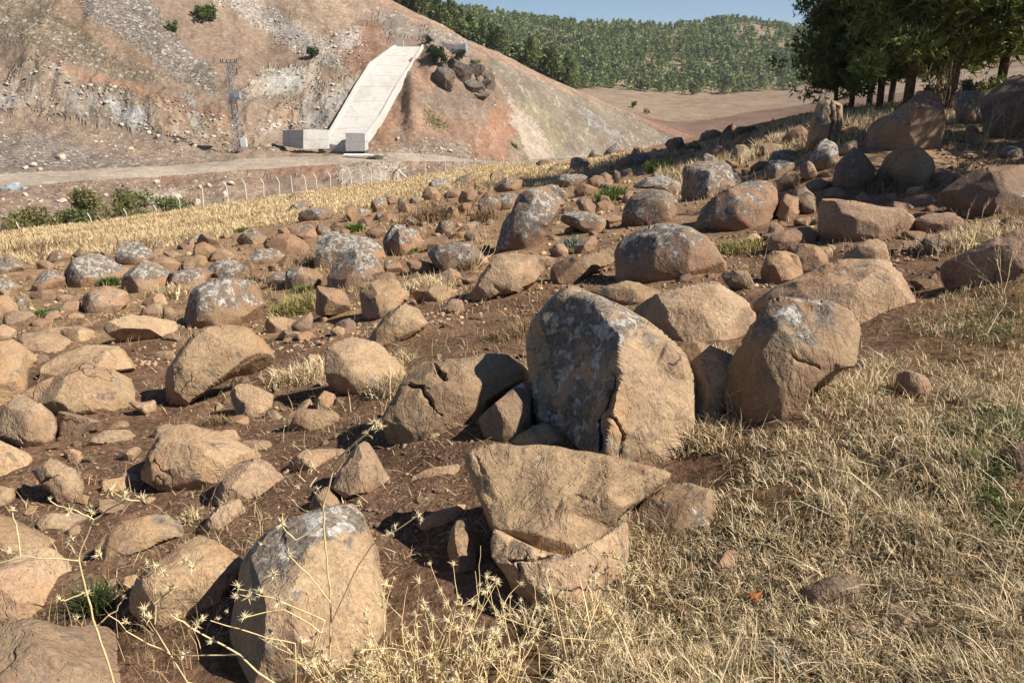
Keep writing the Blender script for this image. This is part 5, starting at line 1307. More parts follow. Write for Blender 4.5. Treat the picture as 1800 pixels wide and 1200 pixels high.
for i, (x, y, w, lab) in enumerate([
    (277, 241, 11, 'pale boulder at the foot of the left rock face, nearest the tower'), (312, 250, 14, 'cream boulder left of the lattice pylon on the slope'),
    (231, 266, 17, 'cracked pale boulder on the slope above the dirt road'), (107, 280, 22, 'long yellowish boulder low on the slope above the dirt road'),
    (342, 259, 13, 'flat pale stone just left of the lattice pylon'), (398, 255, 13, 'whitish boulder touching the foot of the lattice pylon'),
    (60, 292, 14, 'orange-cream stone in the pile at the left roadside'), (45, 297, 12, 'small tan stone in the pile at the left roadside'), (70, 299, 12, 'white stone in the pile at the left roadside'),
    (588, 84, 9, 'white stone beside the brown slope bush'), (275, 322, 14, 'white stone on the bank below the dirt road'), (310, 350, 24, 'large white boulder right of the low green bush'),
    (345, 357, 20, 'pale boulder on the bank by the fence, right of the white one'), (392, 345, 22, 'pale boulder behind the braced fence post'), (405, 325, 16, 'rounded cream boulder on the reddish bank'),
    (366, 328, 14, 'tan boulder embedded in the reddish bank'), (352, 331, 14, 'pinkish slab standing in the reddish bank'), (345, 320, 9, 'cream stone at the rim of the reddish bank'),
    (775, 262, 10, 'white stone near the foot of the orange slope'), (790, 267, 12, 'grey-white boulder at the foot of the orange slope'), (700, 245, 10, 'white stone on the slope right of the spillway'), (870, 187, 7, 'dark-based stone high on the orange slope'),
    (835, 172, 6, 'small stone below the black rock outcrop'), (240, 355, 18, 'pale layered rock on the bank above the green bushes'), (110, 355, 16, 'reddish stone on the bank above the leftmost bush'), (140, 340, 14, 'dark grey rock on the bank'),
    (45, 345, 14, 'flat stone on the bank under the blue-grey boulder'), (590, 63, 10, 'white block on the upper scree'), (617, 92, 9, 'white stone at the top of the orange cut')]):
    b = hit(x, y); k = np.linalg.norm(b) / F_PX * w * .5
    o = link('boulder', PALEM[i % 5]); o.location = b + np.array([0, 0, k * .25]); o.scale = (k, k * .8, k * .75)
    o.rotation_euler = (random.uniform(-.3, .3), random.uniform(-.4, .4), random.uniform(0, 6.28)); tag(o, lab, 'boulder')
for x, y, w, lab in [(24, 333, 27, 'large blue-grey boulder at the edge of the dirt road, far left'), (8, 335, 12, 'dark stone at the left side of the blue-grey roadside boulder'), (42, 334, 13, 'dark stone at the right side of the blue-grey roadside boulder')]:
    b = hit(x, y); k = np.linalg.norm(b) / F_PX * w * .5
    o = link('boulder', PALEM[5]); o.location = b + np.array([0, 0, k * .3]); o.scale = (k, k * .8, k * .7); o.rotation_euler = (0, 0, x); tag(o, lab, 'boulder')
# rubble on the slope, bank and roadside: nobody could count it
def scatter_mesh(name, centers, sizes, mats, proto, kind='stuff', col=None, smooth_shade=False):
    G_v, G_f, n0 = [], [], 0
    cs = []
    for c, s in zip(centers, sizes):
        v, f = proto[random.randrange(len(proto))]
        a = random.uniform(0, 6.28); R_ = np.array([[math.cos(a), -math.sin(a), 0], [math.sin(a), math.cos(a), 0], [0, 0, 1]])
        G_v.append((v * np.array([s, s, s * .7])) @ R_.T + c); G_f.append(f + n0); n0 += len(v)
        if col is not None: cs.append(np.tile(col(), (len(v), 1)))
    me = mesh_np(name, np.concatenate(G_v), np.concatenate(G_f), smooth_shade=smooth_shade)
    if col is not None: set_col(me, np.concatenate(cs))
    o = link(name, me, mats); tag(o, kind=kind); return o
P1 = [lump(500 + i, 1, 4) for i in range(6)]
cents, szs = [], []
for zone, cnt, s0, s1 in (([(310,-20),(400,10),(480,70),(610,130),(622,100),(520,40),(440,-30)], 260, .12, .5), ([(100,0),(235,0),(285,30),(320,75),(380,160),(330,150),(240,85)], 420, .1, .3), ([(0,60),(95,20),(240,150),(100,110)], 160, .1, .3),
                          ([(0,200),(300,245),(480,262),(480,272),(0,305)], 420, .08, .4), ([(0,332),(300,312),(400,305),(400,340),(200,370),(0,400)], 260, .1, .4), ([(640,262),(830,262),(850,280),(640,272)], 160, .1, .35), ([(560,60),(640,40),(650,110),(600,130)], 120, .12, .5),
                          ([(660,200),(870,190),(880,270),(700,265)], 110, .08, .3), ([(480,262),(640,264),(640,268),(480,268)], 60, .1, .4), ([(590,290),(810,285),(810,318),(600,325)], 120, .1, .4),
        ([(0,120),(60,100),(115,110),(118,200),(0,185)], 70, .2, .6), ([(112,150),(190,152),(268,200),(266,230),(150,216)], 80, .2, .65), ([(425,160),(460,122),(560,112),(565,150),(430,172)], 70, .2, .6), ([(450,250),(475,195),(620,130),(600,200),(575,226),(497,228)], 100, .2, .6), ([(270,170),(330,188),(430,215),(440,255),(300,235)], 90, .2, .6), ([(780,70),(690,20),(740,40),(830,78)], 60, .2, .6)):
    z = np.array(zone, float); m = 0
    while m < cnt:
        x, y = random.uniform(z[:, 0].min(), z[:, 0].max()), random.uniform(z[:, 1].min(), z[:, 1].max())
        if not in_poly(np.array([x]), np.array([y]), z)[0]: continue
        b = hit_fast(x, y); cents.append(b); szs.append(random.uniform(s0, s1) * random.uniform(.5, 1)); m += 1
def stone_col():
    k = random.random()
    return (np.array([.50, .45, .38]) if k < .5 else np.array([.28, .25, .21]) if k < .8 else np.array([.40, .26, .15])) * random.uniform(.7, 1.15)
M_RUB = simple('rubble_stone', None, .2, 3, .9, 0, use_col=True)
o = scatter_mesh('slope_rubble', cents, szs, M_RUB, P1, col=stone_col); tag(o, 'loose pale stones scattered over the quarry slope and the road bank', 'rubble')

# ---------------------------------------------------------------- pine trees
def pine_mesh(H, R, base, n_tufts, seed, needles=5, L=.33):
    """returns trunk geometry and crown geometry of one pine, standing at the origin"""
    rg = np.random.default_rng(seed); rn = random.Random(seed)
    tg, cg = Geo(), Geo()
    bend = rg.normal(0, .25, 2)
    def axis(z): t = z / H; return np.array([bend[0] * t * t + .15 * math.sin(3 * t + seed), bend[1] * t * t, z])
    zs = np.linspace(-.3, H * .96, 10)
    tg.tube([axis(z) for z in zs], [max(0.0145 * H * (1 - .9 * max(z, 0) / H) + .02, .02) for z in zs], 8)
    tips = []
    nb = int(26 + H * 2)
    for i in range(nb):
        z = base + (H - base) * ((i + rn.random()) / nb) ** .9
        t = (z - base) / (H - base)
        r = R * (1 - t ** 2.2) ** .6 * rn.uniform(.65, 1.1) * (.7 + .3 * min(1, t * 5))
        a = i * 2.4 + rn.uniform(-.5, .5)
        d = np.array([math.cos(a), math.sin(a), 0])
        p0 = axis(z)
        rise = rn.uniform(-.3, .15) + .45 * t
        pts = [p0, p0 + d * r * .4 + [0, 0, .08 * r], p0 + d * r * .75 + [0, 0, rise * r * .55], p0 + d * r + [0, 0, rise * r]]
        tg.tube(pts, [.011 * H * (1 - t) + .015, .03, .02, .008], 4)
        for s in range(rn.randint(6, 9)):
            f = rn.uniform(.3, 1.02)
            q = p0 + d * r * f + np.array([0, 0, rise * r * f]) + rg.normal(0, .18 * r * (.4 + f), 3) * [1, 1, .45]
            tips.append((q, .30 + .26 * rn.random()))
    tips_c = np.array([t_[0] for t_ in tips]); tips_r = np.array([t_[1] for t_ in tips]) * R / 2.6
    i = rg.integers(0, len(tips_c), n_tufts)
    d = rg.normal(0, 1, (n_tufts, 3)); d /= np.linalg.norm(d, axis=1)[:, None]
    c = tips_c[i] + d * (tips_r[i] * rg.uniform(.25, 1, n_tufts))[:, None] * [1, 1, .7]
    nd = n_tufts * needles
    cc = np.repeat(c, needles, 0)
    dd = np.repeat(d, needles, 0) * .6 + rg.normal(0, .6, (nd, 3)) + [0, 0, .35]; dd /= np.linalg.norm(dd, axis=1)[:, None]
    ss = np.cross(dd, rg.normal(0, 1, (nd, 3))); ss /= np.linalg.norm(ss, axis=1)[:, None]
    ll = L * rg.uniform(.6, 1.2, nd)
    v = np.stack([cc - ss * (ll * .13)[:, None], cc + ss * (ll * .13)[:, None], cc + dd * ll[:, None]], 1).reshape(-1, 3)
    k = np.repeat(rg.uniform(0, 1, (n_tufts, 1)), needles, 0)
    col = np.array([.055, .078, .02]) * (1 - k) + np.array([.28, .31, .085]) * k
    cg.add(v, tris=np.arange(3 * nd).reshape(-1, 3), col=np.repeat(col, 3, 0))
    return tg.mesh('trunk', True), cg.mesh('crown')
def needle_material():
    T = NT('pine_needles'); c = T.attr('Col', out=0)
    rnd = T.n('ShaderNodeObjectInfo').outputs['Random']
    c = T.scale_col(c, T.math('MULTIPLY_ADD', rnd, .6, .72))
    T.l(c, T.b.inputs['Base Color']); T.b.inputs['Roughness'].default_value = .65
    tr = T.n('ShaderNodeBsdfTranslucent'); T.l(c, tr.inputs[0])
    mx = T.n('ShaderNodeMixShader'); mx.inputs[0].default_value = .22
    T.l(T.b.outputs[0], mx.inputs[1]); T.l(tr.outputs[0], mx.inputs[2]); T.l(mx.outputs[0], T.out.inputs[0])
    return T.m
M_PINE = needle_material()
PV = [pine_mesh(9.5, 3.4, 1.5, 4900, 11), pine_mesh(8.0, 2.8, 1.2, 4000, 12), pine_mesh(10.5, 3.7, 1.9, 5200, 13)]
for a, b in PV: a.materials.append(M_BARK); b.materials.append(M_PINE)
def pine(px, y, var, rot, s, label, xy=None, group=None):
    b = on_ground(*(W(px, 175, y)[:2] if xy is None else xy))
    r = empty('pine_tree', b, label, 'tree', group)
    r.rotation_euler = (0, 0, rot); r.scale = (s, s, s)
    link('trunk', PV[var][0], None, r); link('crown', PV[var][1], None, r)
pine(1603, 26, 0, .3, 1.0, 'large dark pine with the thickest trunk, behind the toppled column')
pine(1545, 30, 1, 1.9, .95, 'dark pine with a straight reddish trunk left of the thickest one')
pine(1497, 33, 1, 4.0, .85, 'slender dark pine second from the left of the grove')
pine(1468, 31, 1, 2.6, .62, 'smallest leaning pine at the left end of the grove')
pine(1570, 35, 0, 5.1, .8, 'forked pine standing further back between two straight trunks')
pine(1668, 25, 2, .9, 1.0, 'tall dark pine above the pointed grey slab')
pine(1747, 27, 0, 3.3, 1.0, 'dark pine above the massive boulder at the right edge')
pine(1530, 38, 2, 3.7, .8, 'pine at the back of the grove, its crown filling the gap')
pine(1650, 38, 2, 2.0, .9, 'pine deep in the grove behind the tall dark one')
pine(1820, 30, 2, 1.0, 1.05, 'pine at the right end of the grove, cut by the frame')
for q, (x_, y_, v_, s_, lab) in enumerate([(11.8, 10.5, 0, .72, 'nearest pine past the right edge, shading the long whaleback'), (13.2, 14.2, 2, .66, 'second pine past the right edge, shading the massive dark boulder'), (15.6, 18.8, 0, .7, 'third pine past the right edge, shading the toppled column')]):
    pine(0, 0, v_, 1.3 * q + 2, s_, lab, xy=(x_, y_))
bush('bush', 'leafy bush between the pine trunks at the right edge', 'bush', 1780, 150, 90, 60, YGREEN, 1100, leaf=.12, y=24)
bush('bush', 'low dark bush behind the carved block', 'bush', 1487, 190, 40, 20, DGREEN, 400, leaf=.18, y=30)
bush('bush', 'undergrowth bush between the tall dark pine and the thick trunk', 'bush', 1640, 165, 60, 40, GREEN, 700, leaf=.14, y=30)
bush('bush', 'undergrowth bush right of the tall dark pine', 'bush', 1705, 155, 60, 40, YGREEN, 700, leaf=.14, y=30)

# ---------------------------------------------------------------- forest on the far hill
def small_pine(seed, n, needles):
    rg = np.random.default_rng(seed)
    g = Geo()
    g.tube([(0, 0, -.5), (0, 0, .5)], .02, 4, col=(.07, .045, .03))
    z = rg.uniform(0, 1, n) ** .8
    a = rg.uniform(0, 6.283, n)
    r = .27 * (1 - z ** 1.1) ** .8 * np.sqrt(rg.uniform(.15, 1, n)) * (1 + .3 * np.sin(a * 3 + seed + z * 9))
    c = np.stack([r * np.cos(a), r * np.sin(a), .10 + .88 * z], -1)
    d = np.stack([np.cos(a), np.sin(a), .5 + 0 * a], -1) + rg.normal(0, .5, (n, 3)); d /= np.linalg.norm(d, axis=1)[:, None]
    s = np.cross(d, rg.normal(0, 1, (n, 3))); s /= np.linalg.norm(s, axis=1)[:, None]
    L = rg.uniform(.09, .17, n) * needles
    v = np.stack([c - s * (L * .42)[:, None], c + s * (L * .42)[:, None], c + d * L[:, None]], 1).reshape(-1, 3)
    k = rg.uniform(0, 1, (n, 1))
    col = np.array([.10, .13, .05]) * (1 - k) + np.array([.26, .30, .125]) * k
    g.add(v, tris=np.arange(3 * n).reshape(-1, 3), col=np.repeat(col, 3, 0))
    return g
SPG = [small_pine(40 + i, 300, .78) for i in range(4)]
FPM = [g.mesh('forest_pine') for g in SPG]
for m in FPM: m.materials.append(M_PINE)
LOW = [small_pine(60 + i, 60, 1.65) for i in range(4)]
cand = []
rg = np.random.default_rng(5)
for _ in range(14000):
    px = rg.uniform(640, 1460); 
    u = (px - 900) / F_PX / 1.05
    y = rg.uniform(205, 860)
    ps = np.array([u * y, y, 0])
    k = float(fbm(ps[None] * .012, 3, 77)[0])
    ridge = y < 330 and float(line_y(14, u)) + 1.5 < y < float(line_y(14, u)) + 75 and px < 1010
    hillp = y > float(line_y(16, u)) + 4 and y < 830
    if px > 1060 and y < 485: hillp = False
    if not (ridge or hillp): continue
    if hillp and k < -.6: continue
    if hillp and rg.uniform() > .40 + .25 * (y < 620) + .6 * float(fbm(ps[None] * .03, 2, 79)[0]) : continue
    if ridge and rg.uniform() > 1.0: continue
    cand.append((u * y, y, ridge))
cand = np.array(cand)
cz = ground_h(cand[:, 0], cand[:, 1])
hh = np.where(cand[:, 2] > 0, rg.uniform(4.5, 8.0, len(cand)), rg.uniform(3.8, 8.6, len(cand)))
tx, ty = project(np.stack([cand[:, 0], cand[:, 1], cz + hh], -1))
# rough visibility: the tree top must clear the ridge in front of it
uc = cand[:, 0] / cand[:, 1]
ridge_y = np.full(len(uc), 1e9)
for f_ in np.linspace(0, 1, 6):
    yy = line_y(13, uc) * (1 - f_) + (line_y(14, uc) + 6) * f_
    ridge_y = np.minimum(ridge_y, project(np.stack([uc * yy, yy, base_h(uc * yy, yy)], -1))[1])
vis = (ty < ridge_y - 1) & (ty > -70)
cand, cz, hh, tx, ty = cand[vis], cz[vis], hh[vis], tx[vis], ty[vis]
order = np.argsort(cand[:, 1] / hh)
print('forest trees', len(cand), np.histogram(tx, [600,800,1000,1100,1200,1300,1400,1500])[0])
near, rest = order[:290], order[290:]
for j, i in enumerate(near):
    o = link('forest_pine', FPM[j % 4]); o.location = (cand[i, 0], cand[i, 1], cz[i])
    s = hh[i]; o.scale = (s * random.uniform(.8, 1.15), s * random.uniform(.8, 1.15), s); o.rotation_euler = (0, 0, random.uniform(0, 6.28))
    tag(o, 'small green pine in the wood along the ridge and far hill', 'tree', 'pines of the far wood')
gv, gt, gc, n0 = [], [], [], 0
for i in rest:
    g = LOW[random.randrange(4)]
    v = np.concatenate(g.v)[8:]; c = np.concatenate(g.c)[8:]
    a = random.uniform(0, 6.28); R_ = np.array([[math.cos(a), -math.sin(a), 0], [math.sin(a), math.cos(a), 0], [0, 0, 1]])
    s = hh[i]
    gv.append((v @ R_.T) * [s * random.uniform(.85, 1.2), s * random.uniform(.85, 1.2), s] + [cand[i, 0], cand[i, 1], cz[i]]); gc.append(c * random.uniform(.7, 1.3) * np.array([random.uniform(.92, 1.12), 1, random.uniform(.85, 1.1)])); gt.append(np.arange(len(v)).reshape(-1, 3) + n0); n0 += len(v)
if gv:
    me = mesh_np('pine_wood', np.concatenate(gv), np.concatenate(gt), smooth_shade=False); set_col(me, np.concatenate(gc))
    o = link('pine_wood', me, M_PINE); tag(o, 'dense green pine wood covering the far hill', 'wood', kind='stuff')

# ---------------------------------------------------------------- loose stones between the boulders
def near_boulder(px, py, pad=3):
    for P0 in ROCK_POLYS:
        if P0[:, 0].min() - pad < px < P0[:, 0].max() + pad and P0[:, 1].min() - pad < py < P0[:, 1].max() + pad * .5:
            if in_poly(np.array([px]), np.array([py]), P0.mean(0) + (P0 - P0.mean(0)) * .9)[0]: return True
    return False
FIELD = np.array([(-40,470),(120,455),(330,420),(520,380),(650,350),(760,310),(880,310),(1010,270),(1150,255),(1330,215),(1420,200),(1700,230),(1850,330),(1690,440),(1600,560),(1480,660),(1250,800),(1100,820),(930,800),(900,950),(700,1000),(690,1100),(380,1130),(280,1110),(-40,1110)], float)
rg = random.Random(21)
made = 0
while made < 170:
    px, py = rg.uniform(-20, 1800), 225 + 860 * rg.random() ** 1.9
    if not in_poly(np.array([px]), np.array([py]), FIELD)[0] or near_boulder(px, py): continue
    b = hit_fast(px, py)
    D_ = np.linalg.norm(b)
    spx = 9 + 34 * rg.random() ** 2.2 if py < 620 else rg.uniform(10, 24)
    s = spx / F_PX * D_ * .62
    o = link('stone', LUMPS[rg.randrange(12)])
    o.location = b + np.array([0, 0, s * .12]); o.scale = (s * rg.uniform(.8, 1.3), s * rg.uniform(.7, 1.1), s * rg.uniform(.55, .9)); o.rotation_euler = (rg.uniform(-.4, .4), rg.uniform(-.4, .4), rg.uniform(0, 6.28))
    o['tint'], o['dark'] = rg.uniform(.0, .4) + .35 * (py < 560), rg.choice([0, 0, 0, .2, .4])
    zone = ('loose stone on the bare brown soil of the foreground between boulders' if py > 620 else 'loose stone among the crowded boulders in the middle of the field' if py > 400 else 'loose stone among the rubble on the far crest of the field')
    tag(o, zone, 'stone', 'loose stones: ' + ('foreground soil' if py > 620 else 'mid field' if py > 400 else 'far crest'))
    made += 1
P0M = [lump(700 + i, 1, 5) for i in range(8)]
def field_points(n, ymin, ymax, clear=False):
    """ground points spread over the stony field, thinning out with distance"""
    m = n * 5
    u = RNG.uniform(-.8, .75, m); y = 1.0 / RNG.uniform(1 / ymax, 1 / ymin, m); x = u * y
    z = ground_h(x, y)
    px, py = project(np.stack([x, y, z], -1))
    ok = in_poly(px, py, FIELD)
    if clear:
        for P0 in ROCK_POLYS: ok &= ~in_poly(px, py, P0)
    p = np.stack([x, y, z], -1)[ok][:n]
    return p, np.linalg.norm(p, axis=1) / F_PX
def clod_col():
    k = rg.random()
    return (np.array([.30, .19, .11]) if k < .5 else np.array([.36, .26, .16]) if k < .8 else np.array([.14, .085, .055])) * rg.uniform(.75, 1.2)
p_, k_ = field_points(2600, 2.0, 45); szs = RNG.uniform(1.2, 4.4, len(p_)) * k_
o = scatter_mesh('gravel', p_ + np.stack([0 * szs, 0 * szs, szs * .15], -1), szs, M_RUB, P0M, col=clod_col); tag(o, 'small brown stones and clods lying all over the soil', 'gravel')
P00 = [lump(800 + i, 1, 3) for i in range(6)]
p_, k_ = field_points(1300, 7.0, 45, True); szs = RNG.uniform(2.4, 6.0, len(p_)) * k_
o = scatter_mesh('rubble', p_ + np.stack([0 * szs, 0 * szs, szs * .2], -1), szs, M_RUB, P0M, col=lambda: clod_col() * 1.15); tag(o, 'small broken stones filling the gaps between the boulders of the middle field', 'rubble')
p_, k_ = field_points(3800, 2.2, 9.0); szs = RNG.uniform(.0025, .0075, len(p_)) * (1 + .8 * RNG.uniform(0, 1, len(p_)) ** 4) * (1 + .12 * p_[:, 1])
o = scatter_mesh('soil_clods', p_ + np.stack([0 * szs, 0 * szs, szs * .1], -1), szs, M_RUB, P00, col=lambda: np.array([.19, .12, .08]) * rg.uniform(.7, 1.35)); tag(o, 'crumbs of dark brown soil between the boulders', 'soil')

# ---------------------------------------------------------------- dry grass
def blades(base, length, lean_dir, lean, width, cols, name, label, mat=None, curl=.5, flat=False):
    """every blade: two quads and a tip, bent over along its lean"""
    n = len(base)
    d2 = np.stack([np.cos(lean_dir), np.sin(lean_dir), 0 * lean_dir], -1)
    th1, th2 = lean, np.clip(lean + curl * RNG.uniform(.2, 1.4, n), 0, 2.0)
    s = np.stack([-np.sin(lean_dir + RNG.normal(0, .8, n)), np.cos(lean_dir + RNG.normal(0, .8, n)), 0 * lean_dir], -1) * (width / 2)[:, None]
    upv = np.array([0, 0, 1.0])
    m = base + (d2 * np.sin(th1)[:, None] + upv * np.cos(th1)[:, None]) * (length * .5)[:, None]
    t = m + (d2 * np.sin(th2)[:, None] + upv * np.cos(th2)[:, None]) * (length * .5)[:, None]
    b0 = base - upv * .01
    v = np.stack([b0 - s, b0 + s, m + s * .8, m - s * .8, t], 1).reshape(-1, 3)
    i = np.arange(n)[:, None] * 5
    tr = np.concatenate([i + [0, 1, 2], i + [0, 2, 3], i + [3, 2, 4]])
    me = mesh_np(name, v, tr, smooth_shade=False)
    set_col(me, np.repeat(cols, 5, 0))
    o = link(name, me, mat or M_STRAW); tag(o, label, kind='stuff'); return o
def straw_cols(n, green, pale=1.0):
    k = RNG.uniform(0, 1, (n, 1))
    c = np.array([.43, .315, .17]) * (1 - k) + np.array([.84, .69, .44]) * k
    rust = (RNG.uniform(0, 1, n) < .07)[:, None]
    c = np.where(rust, np.array([.30, .16, .06]), c) * pale
    g = (RNG.uniform(0, 1, n) < green)[:, None]
    return np.where(g, np.array([.085, .115, .03]) * RNG.uniform(.7, 1.8, (n, 1)), c)
# foreground mat on the right
m = 1450000
u = RNG.uniform(-.5, 1.5, m); y = 1.0 / RNG.uniform(1 / 15.0, 1 / 1.05, m)
x = u * y
z = ground_h(x, y)
px, py = project(np.stack([x, y, z], -1))
p3 = np.stack([x, y, 0 * x], -1)
n1 = fbm(p3 * .8, 4, 41); n2 = fbm(p3 * 5, 3, 43)
ok = in_poly(px + n1 * 30 + n2 * 18, py + n2 * 22 + n1 * 20, GRASS_POLY)
thin = fbm(p3 * 2.2, 3, 91)
ok &= (RNG.uniform(0, 1, m) < .4 * smooth(-.62, -.02, thin + .25 * n2) * np.clip(.55 + 1.2 / np.maximum(y, 1), 0, 1)) & (py < 1420) & ((px < 1900) | (RNG.uniform(0, 1, m) < .2))
x, y, z, n1, n2, thin = x[ok], y[ok], z[ok], n1[ok], n2[ok], thin[ok]
n = len(x); print('mat blades', n)
clump = fbm(np.stack([x, y, 0 * x], -1) * 9, 2, 93)
ang = clump * 9 + RNG.normal(0, 1.1, n)
greenish = np.clip(.06 + .6 * smooth(.08, .4, fbm(np.stack([x, y, 0*x], -1) * 1.7, 3, 97)), 0, .7)
blades(np.stack([x, y, z], -1), RNG.uniform(.025, .07, n) * (1 + .35 * clump), ang, np.abs(RNG.normal(.75, .45, n)).clip(0, 1.5), RNG.uniform(.0018, .0038, n) * (1 + .14 * y), straw_cols(n, greenish, .92), 'dry_grass', 'matted straw-coloured dry grass with green shoots on the right foreground', curl=.6)
# long loose stalks lying over the mat
n = 1500
i = RNG.integers(0, len(x), n)
blades(np.stack([x[i], y[i], z[i] + .02], -1), RNG.uniform(.08, .26, n), RNG.uniform(0, 6.28, n), RNG.uniform(.7, 1.5, n), RNG.uniform(.0014, .0026, n) * (1 + .1 * y[i]), straw_cols(n, .0, 1.12), 'dry_stalks', 'long pale dry stalks lying across the grass', curl=.35)
# sparse tufts in the soil and along the stones
m = 170000
u = RNG.uniform(-.72, .75, m); y = 1.0 / RNG.uniform(1 / 34.0, 1 / 2.0, m) ; x = u * y
p3 = np.stack([x, y, 0 * x], -1)
nn = fbm(p3 * .55, 4, 131) + .35 * fbm(p3 * 2.5, 2, 133)
ok = (nn > .16 - .10 * smooth(7, 16, y)) & (RNG.uniform(0, 1, m) < .75 * smooth(5, 14, y) + .07)
x, y = x[ok], y[ok]; z = ground_h(x, y); n = len(x); print('tuft blades', n)
blades(np.stack([x, y, z], -1), RNG.uniform(.04, .14, n) * (1 + .04 * y), RNG.uniform(0, 6.28, n), np.abs(RNG.normal(.5, .35, n)).clip(0, 1.4), 0.0012 + .0006 * y * RNG.uniform(.6, 1.2, n), straw_cols(n, .10, .82) * np.array([1, .9, .8]), 'dry_tufts', 'thin dry weeds and straw between the boulders')
# bits of straw lying on the soil
p_, k_ = field_points(3800, 2.0, 14)
n = len(p_)
blades(p_ + [0, 0, .008], RNG.uniform(.02, .11, n) * (1 + .06 * p_[:, 1]), RNG.uniform(0, 6.28, n), RNG.uniform(1.25, 1.6, n), .0014 + .0005 * p_[:, 1], straw_cols(n, .02, .8), 'straw_litter', 'bits of broken straw lying on the bare soil', curl=.15)
# golden field down to the fence
m = 165000
u = RNG.uniform(-1.1, .34, m)
a, b_ = np.interp(u, UT, YK[5]), np.interp(u, UT, YK[7])
y = 1.0 / RNG.uniform(1 / b_, 1 / (a * .9), m); x = u * y
p3 = np.stack([x, y, 0 * x], -1)
n1 = fbm(p3 * .8, 4, 41)
edge = a + 200 * smooth(.12, .3, u)
ok = (y + n1 * 2.5 > edge - .5) & (RNG.uniform(0, 1, m) < .75)
x, y = x[ok], y[ok]; z = ground_h(x, y); n = len(x); print('gold blades', n)
k = RNG.uniform(0, 1, (n, 1)); cg_ = np.array([.46, .35, .19]) * (1 - k) + np.array([.76, .60, .36]) * k
br = smooth(.2, .5, fbm(np.stack([x, y, 0*x], -1) * .3, 3, 141))[:, None]; cg_ = cg_ * (1 - .45 * br) + np.array([.27, .18, .095]) * .45 * br
blades(np.stack([x, y, z], -1), RNG.uniform(.09, .24, n) * (1 + .3 * br[:, 0]), RNG.uniform(0, 6.28, n), np.abs(RNG.normal(.6, .4, n)), 0.007 + .0008 * y, cg_, 'golden_grass', 'golden dry grass in the strip between the boulders and the fence', curl=.5)
# grass under the pines
m = 30000
u = RNG.uniform(.18, .75, m); y = RNG.uniform(16, 34, m); x = u * y
ok = fbm(np.stack([x, y, 0*x], -1) * .4, 3, 151) > -.05
x, y = x[ok], y[ok]; z = ground_h(x, y); n = len(x)
blades(np.stack([x, y, z], -1), RNG.uniform(.12, .34, n), RNG.uniform(0, 6.28, n), np.abs(RNG.normal(.35, .25, n)), .004 + .0006 * y, straw_cols(n, .08, .85), 'pine_grass', 'yellow dry grass on the rise below the pines')
# heaps of straw and pale weeds against particular stones
def heap(px, py, w, h, n, cols, L=1.0):
    b = hit(px, py); k = np.linalg.norm(b) / F_PX
    q = RNG.normal(0, .36, (n, 2)) * [w * k * .55, w * k * .45]
    x, y = b[0] + q[:, 0], b[1] + q[:, 1]
    return np.stack([x, y, ground_h(x, y)], -1), RNG.uniform(.35, 1.0, n) * h * k * L, np.full(n, k), cols
HB = [heap(*a) for a in [(530,668,120,46,900,0), (740,512,120,40,800,0), (690,688,70,60,500,0), (520,548,110,42,900,2), (900,590,130,40,260,1), (1255,640,70,50,450,0), (1010,432,60,24,700,3), (1300,440,90,28,600,2), (560,470,90,40,500,1), (850,390,60,34,400,1), (760,385,120,40,600,1), (700,640,60,40,300,0), (300,520,70,30,400,0), (1350,260,70,30,500,0), (1510,250,40,40,300,0), (1560,330,120,30,400,1), (1700,430,160,40,900,0), (1480,690,160,50,900,0), (1240,780,120,60,900,0), (980,1080,160,60,700,0), (1080,930,140,50,900,0), (330,915,36,26,200,0), (390,745,60,26,200,1), (450,500,70,30,300,1), (820,470,60,26,200,1), (1000,780,120,20,200,1), (1120,470,60,20,200,1), (240,440,70,26,350,1), (80,440,140,26,400,1)]]
pos_ = np.concatenate([a[0] for a in HB]); ln_ = np.concatenate([a[1] for a in HB]); kk_ = np.concatenate([a[2] for a in HB])
ct = np.concatenate([np.full(len(a[0]), a[3]) for a in HB])
cc_ = straw_cols(len(pos_), .03)
r_ = RNG.uniform(.7, 1.3, (len(pos_), 1))
cc_[ct == 1] = (np.array([.26, .17, .09]) * r_)[ct == 1]; cc_[ct == 2] = (np.array([.34, .29, .11]) * r_)[ct == 2]; cc_[ct == 3] = (np.array([.22, .23, .16]) * r_)[ct == 3]
blades(pos_, ln_, RNG.uniform(0, 6.28, len(pos_)), np.abs(RNG.normal(.6, .4, len(pos_))), 1.7 * kk_, cc_, 'straw_heaps', 'straw and withered weeds heaped against the stones', curl=.7)
def green_tuft(px, py, w, h, label, n=220, cols=(np.array([.07, .11, .025]), np.array([.22, .27, .07])), cat='grass tuft', name='green_tuft'):
    b = hit(px, py); k = np.linalg.norm(b) / F_PX
    n = n * 2
    q = RNG.normal(0, .33, (n, 2)) * [w * k * .6, w * k * .5]
    base_ = np.stack([q[:, 0], q[:, 1], 0 * q[:, 0]], -1)
    base_[:, 2] = ground_h(b[0] + q[:, 0], b[1] + q[:, 1]) - b[2]
    t = RNG.uniform(0, 1, (n, 1)); c = cols[0] * (1 - t) + cols[1] * t
    o = blades(base_, RNG.uniform(.5, 1.0, n) * h * k, np.arctan2(q[:, 1], q[:, 0]) + RNG.normal(0, .5, n), np.abs(RNG.normal(.4, .25, n)), np.full(n, 1.8 * k), c, name, None)
    del o['kind']; o.location = b; tag(o, label, cat)
green_tuft(622, 408, 34, 20, 'round bright green tuft beside orange stones at left of the field')
green_tuft(1158, 302, 40, 28, 'bright green tuft on the crest left of the black skyline stones')
green_tuft(1072, 352, 54, 30, 'bright green tuft behind the thin triangular stone')
green_tuft(1215, 268, 30, 16, 'small green tuft near the carved stone skyline')
